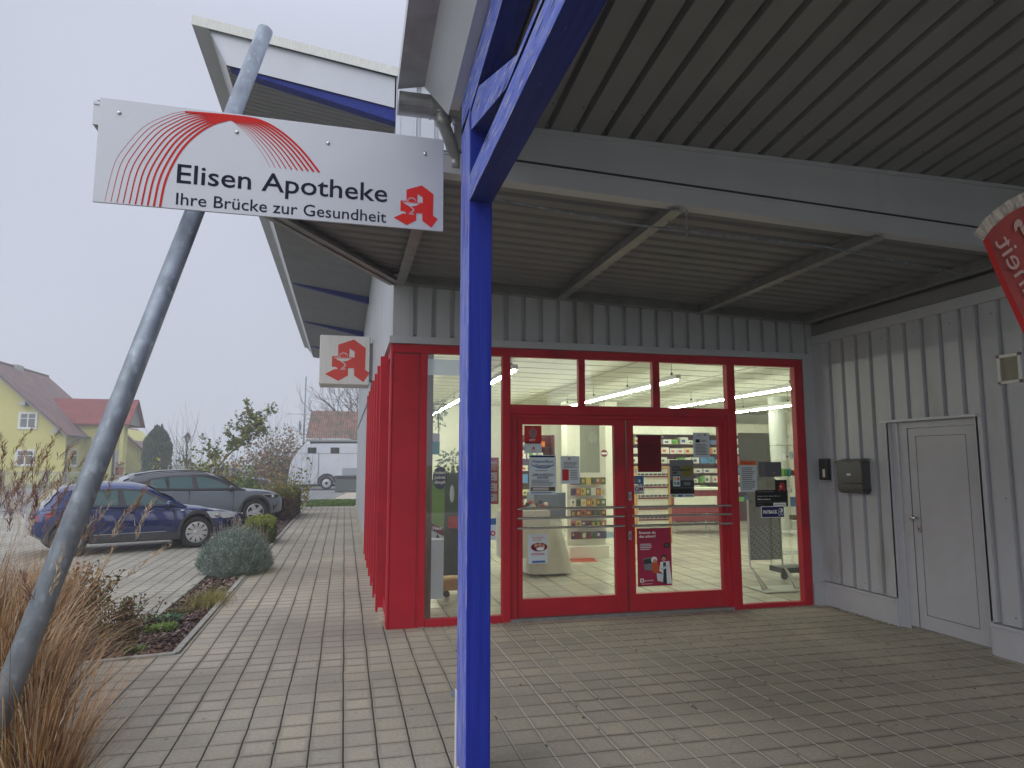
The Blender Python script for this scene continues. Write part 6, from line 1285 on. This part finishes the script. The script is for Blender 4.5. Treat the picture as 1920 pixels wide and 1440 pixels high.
bush(505, 28, 1.3, 1.15, [G_y[3], G_y[0], G_y[2]], 1300, .09, 'low olive bush in front of the dark grey car')
bush(548, 24.5, .75, 1.15, [G_y[0], G_y[2], G_y[1]], 700, .08, 'leafy yellow shoots rising above the brown hedge')
bush(345, 30, 1.6, 2.3, [G_y[1], G_y[3]], 300, .10, 'nearly bare bush with long thin twigs in front of the street lamp', twigs=22)
bush(290, 27, .4, 1.6, [leafm('leaf_lime', (.30, .32, .07))], 160, .10, 'small lime green shoot above the rear of the grey car', twigs=5)
bush(575, 30, .35, 1.9, [G_y[1]], 60, .12, 'single thin shoot in front of the white horse trailer', twigs=4)
bush(520, 47, 3.0, 3.3, [leafm('leaf_rust', (.20, .11, .06)), leafm('leaf_rust2', (.26, .16, .08)), G_y[3]], 5200, .17, 'large rust brown bush left of the horse trailer', twigs=26)
bush(140, 30, 1.5, .9, [G_y[1], G_y[3]], 700, .10, 'low dark green bush behind the rear of the blue car')
# brown clipped hedge and boxwood
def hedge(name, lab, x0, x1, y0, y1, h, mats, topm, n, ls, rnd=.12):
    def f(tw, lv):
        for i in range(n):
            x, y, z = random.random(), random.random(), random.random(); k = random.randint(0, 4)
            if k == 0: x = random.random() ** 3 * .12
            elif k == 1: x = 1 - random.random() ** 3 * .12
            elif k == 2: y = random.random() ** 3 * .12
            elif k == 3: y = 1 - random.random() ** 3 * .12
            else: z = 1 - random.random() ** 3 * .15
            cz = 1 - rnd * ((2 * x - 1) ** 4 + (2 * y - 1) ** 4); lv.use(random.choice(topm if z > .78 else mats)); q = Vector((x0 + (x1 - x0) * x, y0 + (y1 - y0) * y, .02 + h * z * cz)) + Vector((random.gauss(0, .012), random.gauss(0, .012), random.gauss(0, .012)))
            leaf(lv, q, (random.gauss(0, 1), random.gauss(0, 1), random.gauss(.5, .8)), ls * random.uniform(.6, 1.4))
    t = plant(name, lab, 'hedge', ((x0 + x1) / 2, y0, 0), f); mb = MB(); mb.box(x0 + .07, y0 + .07, 0, x1 - .07, y1 - .07, h * .85); mb.build('inner_twigs', mats[0], t); return t
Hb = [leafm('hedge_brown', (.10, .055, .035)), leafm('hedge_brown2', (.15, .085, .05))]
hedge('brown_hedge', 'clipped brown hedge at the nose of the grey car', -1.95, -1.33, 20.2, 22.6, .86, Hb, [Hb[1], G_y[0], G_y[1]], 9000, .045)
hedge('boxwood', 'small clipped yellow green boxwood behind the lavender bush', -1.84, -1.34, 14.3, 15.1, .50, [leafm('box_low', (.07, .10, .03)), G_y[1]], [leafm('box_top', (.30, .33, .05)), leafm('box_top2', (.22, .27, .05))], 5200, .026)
# lavender: mound of grey green upright shoots
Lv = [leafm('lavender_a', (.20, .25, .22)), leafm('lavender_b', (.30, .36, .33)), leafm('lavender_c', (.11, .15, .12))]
def f(tw, lv):
    cx, cy, rx_, ry, h = -1.52, 10.95, .48, .66, .56
    for i in range(5200):
        a = random.uniform(0, 2 * math.pi); e = math.acos(random.random()) ; d = Vector((math.cos(a) * math.sin(e), math.sin(a) * math.sin(e), math.cos(e))); k = 1 + .07 * math.sin(a * 5) * math.sin(e * 4) + .05 * math.sin(a * 11 + e * 9)
        q = Vector((cx + d.x * rx_ * k, cy + d.y * ry * k, .06 + d.z * h * k * .9)); dd = (d * .7 + Vector((0, 0, .75)) + Vector((random.gauss(0, .2), random.gauss(0, .2), 0))).normalized(); lv.use(random.choice(Lv)); L_ = random.uniform(.05, .10)
        for j in range(4): leaf(lv, q - dd * .04 + dd * L_ * j / 3, (dd + Vector((random.gauss(0, .5), random.gauss(0, .5), random.gauss(0, .3)))), random.uniform(.022, .036), .16)
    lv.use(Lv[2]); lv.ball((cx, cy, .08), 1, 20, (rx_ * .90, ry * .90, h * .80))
    tw.use(leafm('dry_stalk', (.26, .21, .17)))
    for i in range(110):
        a = random.uniform(0, 2 * math.pi); r_ = random.uniform(.1, 1.0); q = Vector((cx + rx_ * r_ * math.cos(a), cy + ry * .4 + ry * .6 * r_ * math.sin(a), h * (.95 - .4 * r_ * r_))); d = Vector((random.gauss(0, .18), random.gauss(0, .18), 1)).normalized(); e = q + d * random.uniform(.12, .26); tw.tube([q, e], .0022, 3); tw.ball(e, .009, 5, (.7, .7, 2))
plant('lavender_bush', 'rounded grey green lavender bush between the walkway and the blue car', 'bush', (-1.5, 10.8, 0), f)
# clipped conifer
TYh = 55.; c = at(293, 880, 'y', TYh); tz = at(290, 807, 'y', TYh).z; tw_ = (at(317, 850, 'y', TYh).x - at(268, 850, 'y', TYh).x) / 2
Tm = [leafm('thuja_a', (.04, .08, .035)), leafm('thuja_b', (.075, .13, .055)), leafm('thuja_c', (.018, .04, .018))]
def f(tw, lv):
    for i in range(12000):
        a = random.uniform(0, 2 * math.pi); z = random.random(); z *= 1 + .05 * math.sin(a * 9) + .03 * math.sin(a * 23); pr = (1 - min(1, max(0, (z - .55) / .45)) ** 2.6 * .75) * (1 - .12 * (1 - z) ** 2) * (1 + .05 * math.sin(a * 7 + z * 20) + .05 * math.sin(a * 19 + z * 9)); r_ = tw_ * pr * random.uniform(.80, 1.06); lv.use(random.choice(Tm)); leaf(lv, (c.x + r_ * math.cos(a), c.y + r_ * math.sin(a), tz * z), (math.cos(a) * .4, math.sin(a) * .4, 1), random.uniform(.12, .26), .3)
    lv.use(Tm[2]).lathe([(tw_ * .65, 0), (tw_ * .72, tz * .3), (tw_ * .70, tz * .65), (tw_ * .45, tz * .82), (0, tz * .9)], (c.x, c.y, 0), 'z', 20); tw.tube([(c.x, c.y, 0), (c.x, c.y, tz * .5)], .15, 8)
plant('clipped_conifer', 'tall dense dark green clipped conifer right of the yellow house', 'tree', (c.x, c.y, 0), f)
# bare tree behind the shed
def f(tw, lv):
    o = Vector((1.9, 60, 0)); tw.tube([o, o + Vector((-.2, 0, 3)), o + Vector((-.4, 0, 5.0))], [.3, .22, .16], 8)
    for i in range(15):
        a = o + Vector((-.4, 0, random.uniform(3.2, 5.2))); branch(tw, None, a, (random.uniform(-1, .1), random.gauss(0, .35), random.uniform(-.05, .5)), random.uniform(2.4, 4.0), .08, 3, [], 0, 0, .42, .04)
plant('bare_tree', 'bare dark branched tree above the shed roof', 'tree', (3, 60, 0), f)
# ornamental grass at the lower left
Gm = [leafm('straw_a', (.42, .25, .11)), leafm('straw_b', (.31, .16, .065)), leafm('straw_c', (.50, .38, .24)), leafm('straw_d', (.20, .10, .042))]
def blade(lv, p, az, lean, L, w_, n=7, droop=1.1, twist=.3):
    p = Vector(p); d = Vector((math.cos(az) * math.sin(lean), math.sin(az) * math.sin(lean), math.cos(lean))); side = Vector((-math.sin(az + twist), math.cos(az + twist), 0)); V = []
    for i in range(n + 1):
        t = i / n; ww = w_ * (1 - t * .9) * (.6 + .4 * math.sin(min(1, t * 3) * 1.57)); V += [p - side * ww, p + side * ww]
        a2 = lean + droop * t * t; d = Vector((math.cos(az) * math.sin(a2), math.sin(az) * math.sin(a2), math.cos(a2))); p = p + d * L / n
    lv.add(V, [(2 * i, 2 * i + 1, 2 * i + 3, 2 * i + 2) for i in range(n)]); return p, d
def plume(lv, p, d, L, az):
    """feathery seed head on a stalk tip"""
    for i in range(46):
        t = i / 46; q = p + d * L * t + Vector((0, 0, -.06 * t * t)); dd = (d + Vector((random.gauss(0, .28), random.gauss(0, .28), random.gauss(0, .2)))).normalized(); leaf(lv, q, dd, random.uniform(.03, .06) * (1.2 - t * .6), .045)
def grass_clump(name, lab, cx, cy, n, L, seed, plumes, rad=.22, spread=.5):
    random.seed(seed)
    def f(tw, lv):
        for i in range(n):
            a = random.uniform(0, 2 * math.pi); r_ = rad * math.sqrt(random.random()); lv.use(random.choice(Gm)); blade(lv, (cx + r_ * math.cos(a), cy + r_ * math.sin(a), 0), random.gauss(a, .5), abs(random.gauss(.12, .2)) * (spread / .5), L * random.uniform(.35, 1.0), random.uniform(.0028, .0066), 8, random.uniform(.5, 2.3) * spread * 1.6)
        for i in range(plumes):
            a = random.uniform(0, 2 * math.pi); lv.use(Gm[random.choice((0, 2, 3))]); p, d = blade(lv, (cx + random.gauss(0, rad * .5), cy + random.gauss(0, rad * .5), 0), a, abs(random.gauss(.05, .15)), L * random.uniform(.95, 1.28), .0022, 8, random.uniform(.15, .55)); lv.use(random.choice((Gm[2], Gm[3], leafm('plume_red', (.22, .12, .09))))); plume(lv, p, d, random.uniform(.18, .30), a)
    return plant(name, lab, 'ornamental grass', (cx, cy, 0), f)
grass_clump('ornamental_grass', 'dry straw coloured ornamental grass clump at the left edge, nearest the camera', -1.80, 4.35, 2000, 1.10, 3, 50, .24, .58)
grass_clump('ornamental_grass', 'taller dry ornamental grass clump with feathery plumes behind the nearest clump', -2.30, 5.10, 1700, 1.20, 5, 46, .26, .42)
grass_clump('ornamental_grass', 'smallest dry ornamental grass clump in the bed behind the leaning pole', -2.45, 6.6, 900, .95, 9, 16, .18, .42)
grass_clump('ornamental_grass', 'short clump of dry ornamental grass blades crossing the foot of the leaning pole', -1.20, 3.32, 600, .98, 17, 14, .13, .42)
random.seed(21)
sheet('grass_bed', [(-5, 3.2), (-1.95, 3.9), (-1.72, 4.2), (-1.72, 4.7), (-2.0, 5.2), (-2.2, 5.9), (-5, 5.4)], .006, M_soil)
def low_shrub(name, lab, cx, cy, r_, h, mats, n, ls, stems=26, cat='shrub'):
    def f(tw, lv):
        for i in range(stems):
            a = random.uniform(0, 6.28); d = Vector((math.cos(a) * .6 * random.random(), math.sin(a) * .6 * random.random(), 1)).normalized(); p = Vector((cx + random.gauss(0, r_ * .25), cy + random.gauss(0, r_ * .25), 0)); L_ = h * random.uniform(.7, 1.15); pts = [p + d * L_ * k / 4 + Vector((random.gauss(0, .01), random.gauss(0, .01), 0)) for k in range(5)]; tw.tube(pts, .0035, 4, cap=False)
            for k in range(n // stems): q = pts[0].lerp(pts[4], random.uniform(.25, 1)); lv.use(random.choice(mats)); leaf(lv, q + Vector((random.gauss(0, .02), random.gauss(0, .02), random.gauss(0, .02))), (random.gauss(0, 1), random.gauss(0, 1), random.gauss(.4, .6)), ls * random.uniform(.6, 1.3))
    return plant(name, lab, cat, (cx, cy, 0), f)
rb = [leafm('autumn_orange', (.30, .13, .035)), leafm('autumn_brown', (.16, .08, .03)), leafm('autumn_green', (.12, .13, .03)), leafm('autumn_gold', (.34, .22, .05))]
q = at(125, 1225, 'z', 0); low_shrub('autumn_shrub', 'low autumn shrub with orange and yellow leaves behind the ornamental grass', q.x - .15, q.y + .5, .50, .62, rb, 2300, .032, 60)
q = at(213, 1232, 'z', 0); low_shrub('autumn_shrub', 'smaller brown green shrub in bark mulch at the bed corner', q.x, q.y + .22, .24, .40, [rb[1], rb[2], leafm('dull_brown', (.13, .10, .05))], 1500, .028, 50)
q = at(385, 1135, 'z', 0); 
def f(tw, lv):
    for i in range(900): a = random.uniform(0, 6.28); lv.use(random.choice([leafm('dry_yellow', (.36, .29, .09)), leafm('dry_green', (.20, .20, .06))])); blade(lv, (q.x + .02 + random.gauss(0, .10), q.y + .1 + random.gauss(0, .22), 0), a, abs(random.gauss(.5, .3)), random.uniform(.08, .22), .0022, 4, .8)
plant('grass_tuft', 'small yellowing grass tuft in front of the lavender bush', 'grass tuft', (q.x, q.y, 0), f)
for nm, lab, px, py, r_, c_ in (('ground_cover', 'bright green leafy ground cover patch in the mulch', 300, 1182, .14, (.17, .27, .05)), ('ground_cover', 'blue green ground cover patch near the upper kerb', 318, 1163, .12, (.12, .22, .12)), ('ground_cover', 'small pale weed by the front kerb', 253, 1222, .07, (.20, .30, .10)), ('ground_cover', 'reddish green ground cover patch below the grass tuft', 335, 1150, .12, (.16, .14, .06)), ('ground_cover', 'small green weed at the corner of the parking area', 275, 1167, .07, (.15, .22, .12))):
    q = at(px, py, 'z', 0); m_ = leafm('gc%d' % px, c_)
    def f(tw, lv):
        lv.use(m_)
        for i in range(int(260 * r_ / .1)): a = random.uniform(0, 6.28); k = r_ * math.sqrt(random.random()); leaf(lv, (q.x + k * math.cos(a), q.y + k * 1.3 * math.sin(a), random.uniform(0, .035)), (math.cos(a), math.sin(a), random.uniform(.2, 1.2)), random.uniform(.015, .035), .35)
    plant(nm, lab, 'ground cover', (q.x, q.y, 0), f)
# rose plant sticking out of the grass
def f(tw, lv):
    o = Vector((-3.0, 5.25, 0)); 
    for i in range(5): branch(tw, lv, o + Vector((random.gauss(0, .08), 0, 0)), (random.gauss(0, .22), random.gauss(0, .15), 1), 1.0, .007, 1, [leafm('rose_leaf', (.07, .12, .03)), leafm('rose_leaf2', (.16, .18, .05))], .055, 16, .5, .2)
plant('rose_bush', 'thin green leaved rose bush among the ornamental grasses', 'bush', (-3, 5.25, 0), f)
# bark mulch
random.seed(5); mb = MB(); bm_ = [flat('bark_chip_a', (.10, .05, .04), .9), flat('bark_chip_b', (.17, .10, .075), .9), flat('bark_chip_c', (.055, .03, .03), .9), flat('bark_chip_d', (.28, .22, .18), .9)]
def chip(x, y):
    s = random.uniform(.008, .026); a = random.uniform(0, 3.14); u = Vector((math.cos(a), math.sin(a), random.gauss(0, .35))) * s; v = Vector((-math.sin(a), math.cos(a), random.gauss(0, .35))) * s * random.uniform(.3, .6); p = Vector((x, y, random.uniform(-.012, .018))); mb.use(random.choice(bm_)); mb.quad(p - u - v, p + u - v, p + u + v, p - u + v)
for i in range(9000):
    y = 5.6 + 2.1 * random.random(); x = random.uniform(-3.4, -1.36)
    if 6.42 + (x + 1.33) * .203 < y < 7.60: chip(x, y)
for i in range(9000): chip(random.uniform(-1.83, -1.36), 7.7 + 16 * random.random() ** 1.6)
mb.build('bark_mulch', kind='stuff', label='reddish bark mulch covering the planting bed')
# lawn blades and fallen leaves
mb = MB(); gl = [leafm('lawn_a', (.09, .17, .03)), leafm('lawn_b', (.13, .22, .04))]
for i in range(9000): x, y = random.uniform(-1.3, XC + .6), random.uniform(25.8, 29.6); mb.use(random.choice(gl)); leaf(mb, (x, y, 0), (random.gauss(0, .4), random.gauss(0, .4), 1), random.uniform(.04, .12), .12)
mb.build('lawn_grass', kind='stuff', label='short green grass beside the end of the path')
mb = MB(); lm_ = [flat('dead_leaf_a', (.14, .08, .04), .9), flat('dead_leaf_b', (.26, .17, .08), .9)]
for i in range(70):
    x, y = (random.uniform(-.9, 5), random.uniform(2.4, 7)) if i < 22 else (random.uniform(-2.6, -1.9), random.uniform(7.8, 11)) if i < 50 else (random.uniform(-8, -2), random.uniform(8, 13)); s = random.uniform(.008, .02); a = random.uniform(0, 6.28); mb.use(random.choice(lm_)); mb.quad((x, y, .004), (x + s * math.cos(a), y + s * math.sin(a), .01), (x + s * 1.5 * math.cos(a + .6), y + s * 1.5 * math.sin(a + .6), .006), (x + s * math.cos(a + 1.2), y + s * math.sin(a + 1.2), .004))
mb.build('fallen_leaves', kind='stuff', label='scattered small dead leaves on the paving')
# ------------------------------------------------------------------ fog
hm = bpy.data.materials.new('haze_air'); hm.use_nodes = True; n_ = hm.node_tree; n_.nodes.clear(); o_ = n_.nodes.new('ShaderNodeOutputMaterial'); v_ = n_.nodes.new('ShaderNodeVolumePrincipled'); v_.inputs['Density'].default_value = .0036; v_.inputs['Color'].default_value = (.93, .95, 1, 1); v_.inputs['Anisotropy'].default_value = .2
n_.links.new(v_.outputs[0], o_.inputs['Volume'])
mb = MB(); mb.box(-260, -60, -1.2, 260, 420, 9.6); mb.build('haze', hm, kind='stuff', label='thin pale fog over the whole place')
